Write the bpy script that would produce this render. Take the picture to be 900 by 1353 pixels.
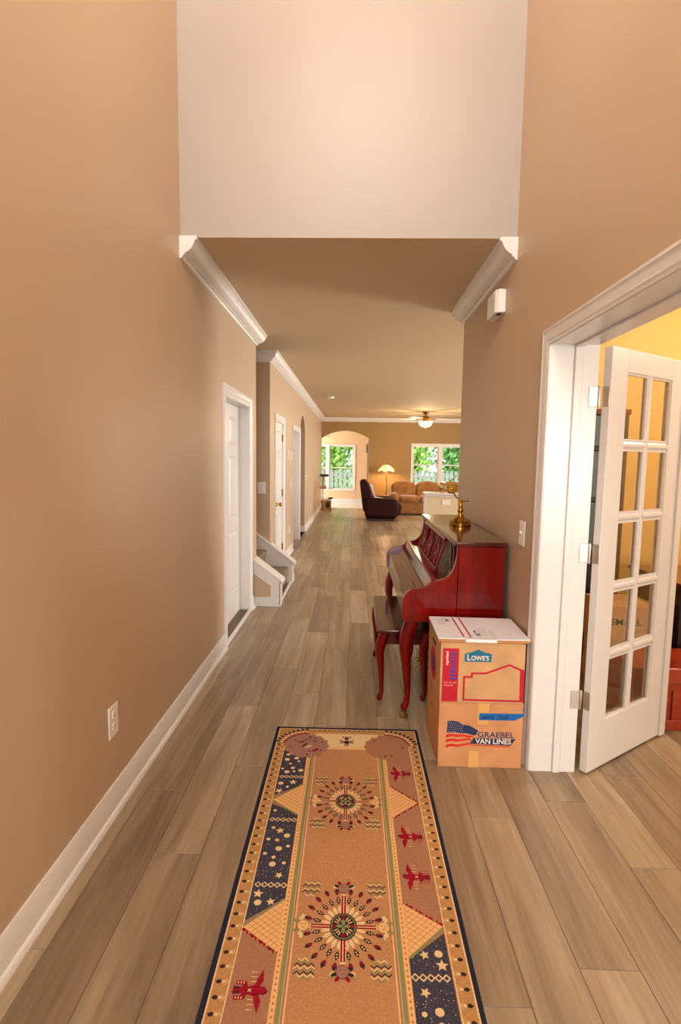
import bpy, bmesh, math, random
from mathutils import Vector, Matrix
random.seed(7)
for _o in list(bpy.data.objects): bpy.data.objects.remove(_o)
SC = bpy.context.scene
COL = SC.collection
PI = math.pi

# ------------------------------------------------------------------ camera
cam = bpy.data.cameras.new('camera'); camo = bpy.data.objects.new('camera', cam); COL.objects.link(camo)
cam.sensor_fit = 'VERTICAL'; cam.sensor_height = 36.0; cam.sensor_width = 24.0
cam.lens = 36.0 * 700.0 / 1353.0; cam.clip_start = 0.02; cam.clip_end = 200
_Y = Vector((18, -70.3, 700)).normalized()
_U = Vector((0.0165, -1, 0)); _U = (_U - _Y * _U.dot(_Y)).normalized()
_X = _Y.cross(_U)
r0 = Vector((_X[0], _Y[0], _U[0])); r1 = Vector((_X[1], _Y[1], _U[1])); r2 = Vector((_X[2], _Y[2], _U[2]))
camo.matrix_world = Matrix(((r0[0], -r1[0], -r2[0], 0), (r0[1], -r1[1], -r2[1], 0), (r0[2], -r1[2], -r2[2], 1.51), (0, 0, 0, 1)))
SC.camera = camo

# ------------------------------------------------------------------ world, exposure, daylight
wd = bpy.data.worlds.new('sky'); SC.world = wd; wd.use_nodes = True
bg = wd.node_tree.nodes['Background']; bg.inputs[0].default_value = (0.80, 0.90, 1.0, 1); bg.inputs[1].default_value = 2.3
SC.view_settings.view_transform = 'Standard'; SC.view_settings.look = 'None'
SC.view_settings.exposure = 0.75; SC.view_settings.gamma = 1.0; SC.view_settings.use_curve_mapping = False

def area(name, loc, direction, sx, sy, power, col=(1, 1, 1)):
    l = bpy.data.lights.new(name, 'AREA'); l.shape = 'RECTANGLE'; l.size = sx; l.size_y = sy; l.energy = power; l.color = col
    o = bpy.data.objects.new(name, l); COL.objects.link(o); o.location = loc
    o.rotation_euler = Vector(direction).to_track_quat('-Z', 'Z').to_euler(); return o
DAY = (1.0, 0.96, 0.92)
area('added_foyer_daylight', (0, -2.34, 3.9), (0, 1, 0), 1.3, 1.5, 42, DAY)  # added panel lighting the foyer from an unseen window
area('added_entry_daylight', (0, -2.34, 1.25), (0, 1, 0), 0.8, 1.4, 32, DAY)  # added panel sending light in through the unseen entry door
area('added_study_daylight', (3.0, -2.34, 1.5), (0, 1, 0), 1.6, 1.4, 62, (1.0, 0.93, 0.82))  # added at an unseen window, placed to light the study
area('added_dining_daylight', (6.08, 6.6, 1.5), (-1, 0, 0), 1.8, 1.5, 210, DAY)  # added at an unseen side window to brighten the hall ceiling
area('added_living_daylight', (6.08, 11.6, 1.5), (-1, 0, 0), 2.4, 1.5, 170, DAY)  # added at an unseen side window to light the living room
area('daylight_sunroom_window', (-2.98, 17.4, 1.4), (1, 0, 0), 1.6, 1.5, 62, (1.0, 0.98, 0.95))
def point(name, loc, power, col, r=0.05):
    l = bpy.data.lights.new(name, 'POINT'); l.energy = power; l.color = col; l.shadow_soft_size = r
    o = bpy.data.objects.new(name, l); COL.objects.link(o); o.location = loc; return o

# ------------------------------------------------------------------ materials
def lin(c):
    c = c / 255.0
    return c / 12.92 if c <= 0.04045 else ((c + 0.055) / 1.055) ** 2.4
def rgb(t): return (lin(t[0]), lin(t[1]), lin(t[2]), 1)
MATS = {}
def mat(name, col, rough=0.5, spec=0.5, metal=0.0, noise=None, bump=None, coat=0.0, emit=None, sheen=0.0):
    """noise=(scale, amount) colour variation; bump=(scale, strength)"""
    m = bpy.data.materials.new(name); m.use_nodes = True; nt = m.node_tree; b = nt.nodes['Principled BSDF']
    b.inputs['Base Color'].default_value = rgb(col); b.inputs['Roughness'].default_value = rough
    b.inputs['Specular IOR Level'].default_value = spec; b.inputs['Metallic'].default_value = metal
    b.inputs['Coat Weight'].default_value = coat; b.inputs['Coat Roughness'].default_value = 0.08
    b.inputs['Sheen Weight'].default_value = sheen
    if emit:
        b.inputs['Emission Color'].default_value = rgb(emit[0]); b.inputs['Emission Strength'].default_value = emit[1]
    if noise or bump:
        tc = nt.nodes.new('ShaderNodeTexCoord')
    if noise:
        n = nt.nodes.new('ShaderNodeTexNoise'); n.inputs['Scale'].default_value = noise[0]; n.inputs['Detail'].default_value = 5
        nt.links.new(tc.outputs['Object'], n.inputs['Vector'])
        r = nt.nodes.new('ShaderNodeValToRGB'); a = noise[1]
        r.color_ramp.elements[0].position = 0.3; r.color_ramp.elements[1].position = 0.7
        r.color_ramp.elements[0].color = rgb([max(0, c * (1 - a)) for c in col]); r.color_ramp.elements[1].color = rgb([min(255, c * (1 + a)) for c in col])
        nt.links.new(n.outputs['Fac'], r.inputs[0]); nt.links.new(r.outputs[0], b.inputs['Base Color'])
    if bump:
        n2 = nt.nodes.new('ShaderNodeTexNoise'); n2.inputs['Scale'].default_value = bump[0]; n2.inputs['Detail'].default_value = 3
        nt.links.new(tc.outputs['Object'], n2.inputs['Vector'])
        bp = nt.nodes.new('ShaderNodeBump'); bp.inputs['Strength'].default_value = bump[1]; bp.inputs['Distance'].default_value = 0.004
        nt.links.new(n2.outputs['Fac'], bp.inputs['Height']); nt.links.new(bp.outputs[0], b.inputs['Normal'])
    MATS[name] = m; return m
def glass(name, tint=(255, 255, 255), gloss=0.08, rough=0.02):
    m = bpy.data.materials.new(name); m.use_nodes = True; nt = m.node_tree; nt.nodes.clear()
    out = nt.nodes.new('ShaderNodeOutputMaterial'); mix = nt.nodes.new('ShaderNodeMixShader')
    t = nt.nodes.new('ShaderNodeBsdfTransparent'); t.inputs[0].default_value = rgb(tint)
    g = nt.nodes.new('ShaderNodeBsdfGlossy'); g.inputs['Roughness'].default_value = rough
    lw = nt.nodes.new('ShaderNodeLayerWeight'); lw.inputs[0].default_value = 0.25
    mu = nt.nodes.new('ShaderNodeMath'); mu.operation = 'MULTIPLY_ADD'; mu.inputs[1].default_value = 0.3; mu.inputs[2].default_value = gloss
    nt.links.new(lw.outputs['Fresnel'], mu.inputs[0]); nt.links.new(mu.outputs[0], mix.inputs[0])
    nt.links.new(t.outputs[0], mix.inputs[1]); nt.links.new(g.outputs[0], mix.inputs[2]); nt.links.new(mix.outputs[0], out.inputs[0])
    MATS[name] = m; return m
def wood(name, stops, scale=(16, 1.3, 16), rough=0.4, coat=0.0, rnd=0.0, spec=0.5, bump=0.05, axis=1, grain=True):
    m = bpy.data.materials.new(name); m.use_nodes = True; nt = m.node_tree; b = nt.nodes['Principled BSDF']; L = nt.links
    tc = nt.nodes.new('ShaderNodeTexCoord'); oi = nt.nodes.new('ShaderNodeObjectInfo')
    mul = nt.nodes.new('ShaderNodeVectorMath'); mul.operation = 'SCALE'; mul.inputs[0].default_value = (37.1, 91.7, 13.3)
    L.new(oi.outputs['Random'], mul.inputs['Scale'])
    add = nt.nodes.new('ShaderNodeVectorMath'); add.operation = 'ADD'; L.new(tc.outputs['Object'], add.inputs[0]); L.new(mul.outputs[0], add.inputs[1])
    mp = nt.nodes.new('ShaderNodeMapping'); mp.inputs['Scale'].default_value = scale; L.new(add.outputs[0], mp.inputs[0])
    n = nt.nodes.new('ShaderNodeTexNoise'); n.inputs['Scale'].default_value = 1.0; n.inputs['Detail'].default_value = 6; n.inputs['Roughness'].default_value = 0.6; n.inputs['Distortion'].default_value = 0.8
    L.new(mp.outputs[0], n.inputs['Vector'])
    mp2 = nt.nodes.new('ShaderNodeMapping'); mp2.inputs['Scale'].default_value = [s * 6 for s in scale]; L.new(add.outputs[0], mp2.inputs[0])
    n2 = nt.nodes.new('ShaderNodeTexNoise'); n2.inputs['Scale'].default_value = 1.0; n2.inputs['Detail'].default_value = 4; L.new(mp2.outputs[0], n2.inputs['Vector'])
    ma = nt.nodes.new('ShaderNodeMath'); ma.operation = 'MULTIPLY_ADD'; ma.inputs[1].default_value = 0.28 if grain else 0.0; L.new(n2.outputs['Fac'], ma.inputs[0])
    sc = nt.nodes.new('ShaderNodeMath'); sc.operation = 'MULTIPLY_ADD'; sc.inputs[1].default_value = 1.0; sc.inputs[2].default_value = -0.14; L.new(n.outputs['Fac'], sc.inputs[0]); L.new(sc.outputs[0], ma.inputs[2])
    rr = nt.nodes.new('ShaderNodeMath'); rr.operation = 'MULTIPLY_ADD'; rr.inputs[1].default_value = rnd; L.new(oi.outputs['Random'], rr.inputs[0]); L.new(ma.outputs[0], rr.inputs[2])
    off = nt.nodes.new('ShaderNodeMath'); off.operation = 'SUBTRACT'; off.inputs[1].default_value = rnd * 0.5; L.new(rr.outputs[0], off.inputs[0])
    cr = nt.nodes.new('ShaderNodeValToRGB'); el = cr.color_ramp.elements
    el[0].position = stops[0][0]; el[0].color = rgb(stops[0][1]); el[1].position = stops[-1][0]; el[1].color = rgb(stops[-1][1])
    for p, c in stops[1:-1]:
        e = el.new(p); e.color = rgb(c)
    L.new(off.outputs[0], cr.inputs[0]); L.new(cr.outputs[0], b.inputs['Base Color'])
    b.inputs['Roughness'].default_value = rough; b.inputs['Coat Weight'].default_value = coat; b.inputs['Coat Roughness'].default_value = 0.06; b.inputs['Specular IOR Level'].default_value = spec
    if bump:
        bp = nt.nodes.new('ShaderNodeBump'); bp.inputs['Strength'].default_value = bump; bp.inputs['Distance'].default_value = 0.002
        L.new(n2.outputs['Fac'], bp.inputs['Height']); L.new(bp.outputs[0], b.inputs['Normal'])
    MATS[name] = m; return m

M_wall = mat('tan_wall_paint', (195, 169, 140), 0.42, 0.4, bump=(220, 0.05))
M_upper = mat('offwhite_wall_paint', (170, 159, 150), 0.45, 0.4, bump=(220, 0.05))
M_ceil = mat('taupe_ceiling_paint', (208, 186, 154), 0.75, 0.2, bump=(160, 0.08))
M_white = mat('white_ceiling_paint', (225, 215, 200), 0.8, 0.2)
M_trim = mat('white_trim_enamel', (224, 220, 216), 0.28, 0.5)
M_door = mat('white_door_paint', (218, 213, 208), 0.35, 0.45)
M_olive = mat('olive_wall_paint', (158, 126, 78), 0.6, 0.3)
M_peach = mat('peach_wall_paint', (228, 196, 158), 0.6, 0.3)
M_gold = mat('golden_wall_paint', (222, 176, 98), 0.55, 0.3)
M_plank = wood('grey_oak_plank', [(0.15, (112, 92, 73)), (0.42, (146, 125, 100)), (0.60, (165, 145, 118)), (0.85, (192, 175, 148))], (11, 0.75, 11), 0.34, rnd=0.30, bump=0.10)
M_under = mat('floor_joint', (70, 58, 48), 0.8)
M_carpet = mat('grey_brown_carpet', (138, 122, 104), 0.95, 0.1, noise=(120, 0.2), bump=(350, 0.6))
M_cherry = wood('cherry_lacquer', [(0.25, (84, 4, 3)), (0.5, (112, 6, 4)), (0.75, (128, 12, 7))], (20, 2, 4), 0.16, coat=0.2, bump=0.0, spec=0.4)
M_cherryd = wood('dark_cherry_lacquer', [(0.25, (46, 8, 6)), (0.5, (70, 14, 9)), (0.75, (86, 20, 12))], (20, 2, 4), 0.16, coat=0.6, bump=0.0)
M_fretback = mat('painted_reflection_panel', (132, 112, 96), 0.22, 0.5)  # taupe paints the wall's reflection into the panel colour
M_black = mat('black_cloth', (14, 10, 9), 0.9)  # plain near-black matte cloth
M_ebony = mat('dark_walnut', (34, 20, 14), 0.35)
M_brass = mat('polished_brass', (204, 158, 70), 0.18, metal=1.0)
M_brassd = mat('aged_brass', (150, 116, 60), 0.3, metal=1.0)
M_nickel = mat('satin_nickel', (206, 200, 190), 0.42, metal=1.0)
M_card = mat('tan_cardboard', (198, 154, 108), 0.8, 0.2, noise=(9, 0.05), bump=(90, 0.05))
M_card2 = mat('orange_cardboard', (200, 142, 96), 0.8, 0.2, noise=(9, 0.05), bump=(90, 0.05))
M_cardedge = mat('cardboard_edge', (180, 132, 88), 0.9, 0.1)
M_tape = mat('packing_tape', (214, 164, 92), 0.3, 0.5)
M_red = mat('red_print', (186, 24, 44), 0.6, 0.3)
M_redf = mat('flag_red_print', (206, 44, 34), 0.6, 0.3)
M_blue = mat('teal_blue_print', (24, 104, 140), 0.6, 0.3)
M_purple = mat('violet_blue_print', (84, 60, 140), 0.6, 0.3)
M_navyp = mat('navy_print', (34, 48, 88), 0.6, 0.3)
M_wprint = mat('cream_print', (236, 220, 196), 0.6, 0.3)
M_ink = mat('black_ink', (24, 24, 34), 0.6, 0.3)
M_greyink = mat('grey_ink', (150, 146, 156), 0.6, 0.3)
M_greenp = mat('green_print', (60, 100, 50), 0.6, 0.3)
M_btape = mat('blue_painter_tape', (20, 98, 168), 0.6, 0.3)
M_paper = mat('white_card', (236, 232, 236), 0.55, 0.3)
M_plate = mat('white_plastic', (238, 234, 226), 0.35, 0.5)
M_slot = mat('dark_slot', (40, 36, 32), 0.7)
M_bronze = mat('bronze_threshold', (104, 84, 60), 0.4, metal=0.5)
M_glass = glass('clear_pane', (252, 253, 252), 0.0)
M_cabglass = mat('reflection_tint_glass', (92, 108, 112), 0.12, 0.6)  # opaque blue-grey: a window reflection painted into the glass colour
M_leather = mat('burgundy_leather', (44, 8, 8), 0.5, 0.15, bump=(60, 0.15))
M_sofa = mat('tan_suede', (140, 92, 44), 0.85, 0.2, noise=(6, 0.12), sheen=0.3)
M_throw = mat('white_throw', (222, 222, 226), 0.9, 0.1, noise=(14, 0.12))
M_chest = wood('red_cedar', [(0.25, (120, 32, 14)), (0.5, (150, 48, 20)), (0.8, (176, 70, 32))], (3, 14, 14), 0.3, coat=0.3, bump=0.03)
M_desk = wood('mahogany_desk', [(0.25, (70, 24, 14)), (0.5, (96, 36, 20)), (0.8, (120, 52, 28))], (14, 2, 14), 0.25, coat=0.4, bump=0.0)
M_shade = mat('stained_glass_shade', (226, 150, 66), 0.4, emit=((255, 176, 84), 2.2))
M_shade2 = mat('cream_shade_glass', (240, 214, 160), 0.4, emit=((255, 214, 150), 1.5))
M_shade3 = mat('ruby_shade_glass', (170, 60, 30), 0.4, emit=((255, 100, 40), 0.6))
M_shadedark = mat('lead_came', (70, 40, 22), 0.5)
M_bowl = mat('frosted_light_bowl', (250, 205, 130), 0.4, emit=((255, 196, 110), 3.5))
M_blade = mat('white_fan_blade', (222, 218, 210), 0.4)
M_sisal = mat('beige_plush', (176, 140, 100), 0.95, 0.1)
M_tile = mat('pale_sunroom_tile', (206, 200, 190), 0.3)
M_lawn = mat('lawn_green', (120, 150, 70), 0.9, noise=(3, 0.2))
M_fence = mat('weathered_fence', (158, 156, 146), 0.9, noise=(5, 0.15))
M_bark = mat('tree_bark', (136, 116, 96), 0.9, noise=(8, 0.2))
M_leaf = mat('spring_leaf', (170, 205, 100), 0.6, noise=(2, 0.25))
M_leaf2 = mat('deep_leaf', (130, 180, 96), 0.6, noise=(2, 0.25))

# ------------------------------------------------------------------ builders
WLOC = {}
class MB:
    def __init__(s): s.v = []; s.f = []; s.m = []
    def add(s, vs, fs, mi=0):
        k = len(s.v); s.v += [tuple(p) for p in vs]
        for f in fs: s.f.append([i + k for i in f]); s.m.append(mi)
        return s
    def box(s, x0, x1, y0, y1, z0, z1, mi=0):
        x0, x1 = sorted((x0, x1)); y0, y1 = sorted((y0, y1)); z0, z1 = sorted((z0, z1))
        return s.add([(x0, y0, z0), (x1, y0, z0), (x1, y1, z0), (x0, y1, z0), (x0, y0, z1), (x1, y0, z1), (x1, y1, z1), (x0, y1, z1)],
                     [(0, 3, 2, 1), (4, 5, 6, 7), (0, 1, 5, 4), (1, 2, 6, 5), (2, 3, 7, 6), (3, 0, 4, 7)], mi)
    def prism(s, pts, axis, lo, hi, mi=0, mlo=None, mhi=None):
        n = len(pts)
        def P(p, t): return {'x': (t, p[0], p[1]), 'y': (p[0], t, p[1]), 'z': (p[0], p[1], t)}[axis]
        k = len(s.v); s.v += [P(p, lo) for p in pts] + [P(p, hi) for p in pts]
        s.f.append([k + i for i in range(n)]); s.m.append(mi if mlo is None else mlo)
        s.f.append([k + n + i for i in reversed(range(n))]); s.m.append(mi if mhi is None else mhi)
        for i in range(n):
            j = (i + 1) % n; s.f.append([k + i, k + n + i, k + n + j, k + j]); s.m.append(mi)
        return s
    def lathe(s, prof, c=(0, 0, 0), n=20, mi=0, axis='z'):
        k = len(s.v)
        for r, h in prof:
            for i in range(n):
                a = 2 * PI * i / n; u, w = r * math.cos(a), r * math.sin(a)
                p = {'z': (u, w, h), 'y': (u, h, w), 'x': (h, u, w)}[axis]
                s.v.append((c[0] + p[0], c[1] + p[1], c[2] + p[2]))
        for q in range(len(prof) - 1):
            for i in range(n):
                j = (i + 1) % n; s.f.append([k + q * n + i, k + q * n + j, k + (q + 1) * n + j, k + (q + 1) * n + i]); s.m.append(mi)
        s.f.append([k + i for i in range(n)]); s.m.append(mi)
        s.f.append([k + (len(prof) - 1) * n + i for i in range(n)]); s.m.append(mi)
        return s
    def tube(s, path, rads, n=10, mi=0):
        path = [Vector(p) for p in path]
        if not isinstance(rads, (list, tuple)): rads = [rads] * len(path)
        k = len(s.v); ref = None
        for i, p in enumerate(path):
            d = (path[min(i + 1, len(path) - 1)] - path[max(i - 1, 0)]).normalized()
            if ref is None: ref = Vector((0, 0, 1)) if abs(d.z) < 0.9 else Vector((1, 0, 0))
            u = d.cross(ref).normalized(); w = u.cross(d).normalized(); ref = w
            for j in range(n):
                a = 2 * PI * j / n; s.v.append(tuple(p + rads[i] * (math.cos(a) * u + math.sin(a) * w)))
        for q in range(len(path) - 1):
            for i in range(n):
                j = (i + 1) % n; s.f.append([k + q * n + i, k + q * n + j, k + (q + 1) * n + j, k + (q + 1) * n + i]); s.m.append(mi)
        s.f.append([k + i for i in range(n)]); s.m.append(mi); s.f.append([k + (len(path) - 1) * n + i for i in range(n)]); s.m.append(mi)
        return s
    def sweep(s, path, prof, nrm, mi=0):
        path = [Vector(p) for p in path]; nrm = Vector(nrm); k = len(s.v); n = len(prof)
        for i, p in enumerate(path):
            ds = []
            if i > 0: ds.append((path[i] - path[i - 1]).normalized())
            if i < len(path) - 1: ds.append((path[i + 1] - path[i]).normalized())
            sd = [nrm.cross(d) for d in ds]
            m = sd[0] if len(sd) == 1 else (sd[0] + sd[1]) / (1 + sd[0].dot(sd[1]))
            for a, b in prof: s.v.append(tuple(p + a * m + b * nrm))
        for q in range(len(path) - 1):
            for i in range(n):
                j = (i + 1) % n; s.f.append([k + q * n + i, k + q * n + j, k + (q + 1) * n + j, k + (q + 1) * n + i]); s.m.append(mi)
        s.f.append([k + i for i in range(n)]); s.m.append(mi); s.f.append([k + (len(path) - 1) * n + i for i in range(n)]); s.m.append(mi)
        return s
    def build(s, name, mats, parent=None, bevel=0, seg=2, smooth=True, local=False, fixn=True, loc=None):
        me = bpy.data.meshes.new(name)
        off = Vector((0, 0, 0))
        if parent is not None and not local: off = Vector(WLOC.get(parent.name, (0, 0, 0)))
        if parent is None and loc is None and s.v:
            xs = [p[0] for p in s.v]; ys = [p[1] for p in s.v]; zs = [p[2] for p in s.v]
            loc = ((min(xs) + max(xs)) / 2, (min(ys) + max(ys)) / 2, min(zs))
        if parent is None: off = Vector(loc)
        me.from_pydata([tuple(Vector(p) - off) for p in s.v], [], s.f)
        for mm in (mats if isinstance(mats, (list, tuple)) else [mats]): me.materials.append(mm)
        me.polygons.foreach_set('material_index', s.m)
        if fixn:
            bm = bmesh.new(); bm.from_mesh(me); bmesh.ops.recalc_face_normals(bm, faces=bm.faces); bm.to_mesh(me); bm.free()
        if smooth:
            me.polygons.foreach_set('use_smooth', [True] * len(me.polygons)); me.set_sharp_from_angle(angle=math.radians(32))
        o = bpy.data.objects.new(name, me); COL.objects.link(o)
        if parent is None: o.location = loc; WLOC[o.name] = tuple(loc)
        else: o.parent = parent; WLOC[o.name] = WLOC.get(parent.name, (0, 0, 0))
        if bevel:
            b = o.modifiers.new('bevel', 'BEVEL'); b.width = bevel; b.segments = seg; b.limit_method = 'ANGLE'; b.angle_limit = math.radians(35)
            b.harden_normals = False
        return o
def tag(o, label, cat, group=None):
    o['label'] = label; o['category'] = cat
    if group: o['group'] = group
    return o
def thing(name, label, cat, loc=(0, 0, 0), rz=0.0, group=None):
    o = bpy.data.objects.new(name, None); COL.objects.link(o); o.location = loc; o.rotation_euler = (0, 0, rz); o.empty_display_size = 0.1
    WLOC[o.name] = tuple(loc); return tag(o, label, cat, group)
def struct(o): o['kind'] = 'structure'; return o
def sroot(name, loc=(0, 0, 0), rz=0):
    o = bpy.data.objects.new(name, None); COL.objects.link(o); o.location = loc; o.rotation_euler = (0, 0, rz); WLOC[o.name] = tuple(loc); return struct(o)
def dup(o, parent=None, loc=None, rz=None):
    c = o.copy(); COL.objects.link(c); c.parent = parent
    if loc is not None: c.location = loc
    if rz is not None: c.rotation_euler = (0, 0, rz)
    for ch in list(o.children): dup(ch, c)
    return c
def text_pts(body, w, h=None, bold=0.0, shear=0.0):
    """mesh verts/faces of a word fitted into w (x h), origin at lower left"""
    cu = bpy.data.curves.new('txt', 'FONT'); cu.body = body; cu.offset = bold; cu.shear = shear; cu.resolution_u = 3
    o = bpy.data.objects.new('txt', cu); COL.objects.link(o)
    dg = bpy.context.evaluated_depsgraph_get(); me = bpy.data.meshes.new_from_object(o.evaluated_get(dg))
    vs = [v.co.copy() for v in me.vertices]; fs = [list(p.vertices) for p in me.polygons]
    bpy.data.objects.remove(o); bpy.data.curves.remove(cu); bpy.data.meshes.remove(me)
    x0 = min(v.x for v in vs); x1 = max(v.x for v in vs); y0 = min(v.y for v in vs); y1 = max(v.y for v in vs)
    kx = w / (x1 - x0); ky = (h / (y1 - y0)) if h else kx
    return [((v.x - x0) * kx, (v.y - y0) * ky) for v in vs], fs
def text_mesh(name, body, w, h, m, parent, mapf, bold=0.0, shear=0.0):
    ps, fs = text_pts(body, w, h, bold, shear)
    mb = MB(); mb.add([mapf(*p) for p in ps], fs); return mb.build(name, m, parent, smooth=False, fixn=False)
def flat(mb, pts, mapf, mi=0): mb.add([mapf(*p) for p in pts], [list(range(len(pts)))], mi)
def ell(cx, cy, rx, ry, n=14, rot=0.0):
    c, s = math.cos(rot), math.sin(rot)
    return [(cx + rx * math.cos(2 * PI * i / n) * c - ry * math.sin(2 * PI * i / n) * s, cy + rx * math.cos(2 * PI * i / n) * s + ry * math.sin(2 * PI * i / n) * c) for i in range(n)]

# ------------------------------------------------------------------ SETTING: shell
XL, XR, XRI = -1.0, 0.885, 1.095
HC = 2.74
def arch(y0, y1, zs, rise, n=14):
    out = []
    for i in range(n + 1):
        t = i / n; y = y0 + (y1 - y0) * t; out.append((y, zs + rise * math.sin(PI * t) ** 0.75 if 0 < t < 1 else zs))
    return out
mb = MB(); mb.prism([(-2.2, 0), (4.10, 0), (4.10, 2.0), (5.06, 2.0), (5.06, 0), (5.41, 0), (5.41, HC), (3.1, HC), (3.1, 5.5), (-2.2, 5.5)], 'x', XL - 0.15, XL)
struct(mb.build('wall_left', M_wall, smooth=False))
mb = MB(); mb.prism([(6.3, 0), (6.72, 0), (6.72, 2.0), (7.49, 2.0), (7.49, 0), (8.66, 0), (8.66, 1.985), (9.70, 1.985), (9.70, 0), (9.84, 0)]
                    + arch(9.84, 10.80, 2.02, 0.30) + [(10.80, 0), (16.2, 0), (16.2, HC), (6.3, HC)], 'x', XL - 0.15, XL)
struct(mb.build('wall_hall_left', M_wall, smooth=False))
mb = MB(); mb.prism([(-2.2, 0), (0.90, 0), (0.90, 2.05), (2.495, 2.05), (2.495, 0), (4.5, 0), (4.5, HC), (3.1, HC), (3.1, 5.5), (-2.2, 5.5)], 'x', XR, XRI, 0, 0, 1)
struct(mb.build('wall_right', [M_wall, M_gold], smooth=False))
mb = MB(); mb.box(XL, XR, 3.10, 3.25, HC, 5.5); struct(mb.build('wall_upper', M_upper, smooth=False))
# front wall with entry opening and tall window, out of view behind the viewer
mb = MB(); mb.prism([(-1.15, 0), (-0.5, 0), (-0.5, 2.1), (0.5, 2.1), (0.5, 0), (2.2, 0), (2.2, 3.1), (0.72, 3.1), (-0.72, 3.1), (-1.15, 3.1)], 'y', -2.35, -2.2)
mb.box(2.2, 3.8, -2.35, -2.2, 0, 0.8); mb.box(2.2, 3.8, -2.35, -2.2, 2.2, 3.1); mb.box(3.8, 5.0, -2.35, -2.2, 0, 3.1); mb.box(-1.15, -0.72, -2.35, -2.2, 3.1, 5.5); mb.box(0.72, 5.0, -2.35, -2.2, 3.1, 5.5); mb.box(-0.72, 0.72, -2.35, -2.2, 4.75, 5.5)
struct(mb.build('wall_front', M_wall, smooth=False))
mb = MB(); mb.box(-1.15, 5.0, -2.35, 3.25, 5.5, 5.6); struct(mb.build('ceiling_foyer', M_white, smooth=False))
mb = MB(); mb.box(-1.15, 6.2, 3.25, 16.4, HC, HC + 0.12); mb.box(XL, XR, 3.10, 3.25, HC - 0.002, HC)
mb.box(-2.3, -1.15, 5.41, 6.3, HC, HC + 0.12); mb.box(-2.6, -1.15, 9.6, 11.1, HC, HC + 0.12)
struct(mb.build('ceiling', M_ceil, smooth=False))
mb = MB(); mb.box(XRI, 4.6, -2.2, 3.25, HC, HC + 0.12); struct(mb.build('ceiling_study', M_white, smooth=False))
mb = MB(); mb.box(XRI, 6.0, 4.30, 4.40, 0, HC); struct(mb.build('wall_study_far', M_gold, smooth=False))
mb = MB(); mb.box(XRI, 6.2, 4.40, 4.5, 0, HC); struct(mb.build('wall_dining_near', M_wall, smooth=False))
def wall_windows_x(name, x0, x1, y0, y1, wins, z0, z1, m):
    mb = MB(); ys = y0
    for a, b in wins:
        mb.box(x0, x1, ys, a, 0, HC); mb.box(x0, x1, a, b, 0, z0); mb.box(x0, x1, a, b, z1, HC); ys = b
    mb.box(x0, x1, ys, y1, 0, HC); return struct(mb.build(name, m, smooth=False))
wall_windows_x('wall_study_right', 4.6, 4.75, -2.2, 4.3, [], 0.8, 2.2, M_gold)
wall_windows_x('wall_living_right', 6.0, 6.15, 4.5, 16.4, [(5.7, 7.5), (10.4, 12.8)], 0.75, 2.25, M_olive)
# far living-room wall: arched passage and double window
AX0, AX1 = -1.0, 0.44
WX0, WX1, WZ0, WZ1 = 1.78, 3.44, 0.76, 1.94
ar = [(AX0 + (AX1 - AX0) * i / 24, 2.13 + 0.225 * (1 - abs(2 * i / 24 - 1) ** 2.0)) for i in range(25)]
mb = MB(); mb.prism([(-1.15, HC), (-1.15, 0), (AX0, 0)] + ar + [(AX1, 0), (WX0, 0), (WX0, HC)], 'y', 16.2, 16.4, 0)
mb.box(WX0, WX1, 16.2, 16.4, 0, WZ0); mb.box(WX0, WX1, 16.2, 16.4, WZ1, HC); mb.box(WX1, 6.15, 16.2, 16.4, 0, HC)
struct(mb.build('wall_back', M_olive, smooth=False))
# sunroom
SY = 18.4
def sun_wall():
    mb = MB(); z0, z1 = 0.44, 1.95
    for a, b in ((-3.0, -1.86), (-0.95, -0.86), (0.0, 1.4)): mb.box(a, b, SY, SY + 0.15, 0, 2.6)
    for a, b in ((-1.86, -0.95), (-0.86, 0.0)): mb.box(a, b, SY, SY + 0.15, 0, z0); mb.box(a, b, SY, SY + 0.15, z1, 2.6)
    mb.box(1.25, 1.4, 16.4, SY, 0, 2.6)
    mb.box(-3.0, -2.85, 16.4, 16.6, 0, 2.6); mb.box(-3.0, -2.85, SY - 0.2, SY, 0, 2.6); mb.box(-3.0, -2.85, 16.6, SY - 0.2, 0, 0.5); mb.box(-3.0, -2.85, 16.6, SY - 0.2, 2.2, 2.6)
    mb.box(-3.0, -1.15, 16.3, 16.4, 0, 2.6)
    return struct(mb.build('wall_sunroom', M_peach, smooth=False))
sun_wall()
mb = MB(); mb.box(-3.0, 1.4, 16.4, SY + 0.15, 2.6, 2.7); struct(mb.build('ceiling_sunroom', M_white, smooth=False))
# stairwell shell and the hallway behind the hall arch
mb = MB(); mb.box(-4.4, XL - 0.15, 6.30, 6.42, 0, 5.5); mb.box(-4.4, XL - 0.15, 5.29, 5.41, 0, 5.5); mb.box(-4.5, -4.4, 5.29, 6.42, 0, 5.5); mb.box(-2.3, -2.2, 5.41, 6.3, HC, 5.5); mb.box(-4.5, -2.2, 5.29, 6.42, 5.5, 5.6)
struct(mb.build('wall_stairwell', M_wall, smooth=False))
mb = MB(); mb.box(-2.6, -1.15, 9.6, 9.70, 0, HC); mb.box(-2.6, -1.15, 11.0, 11.1, 0, HC); mb.box(-2.7, -2.6, 9.6, 11.1, 0, HC)
struct(mb.build('wall_passage', M_wall, smooth=False))

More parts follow.
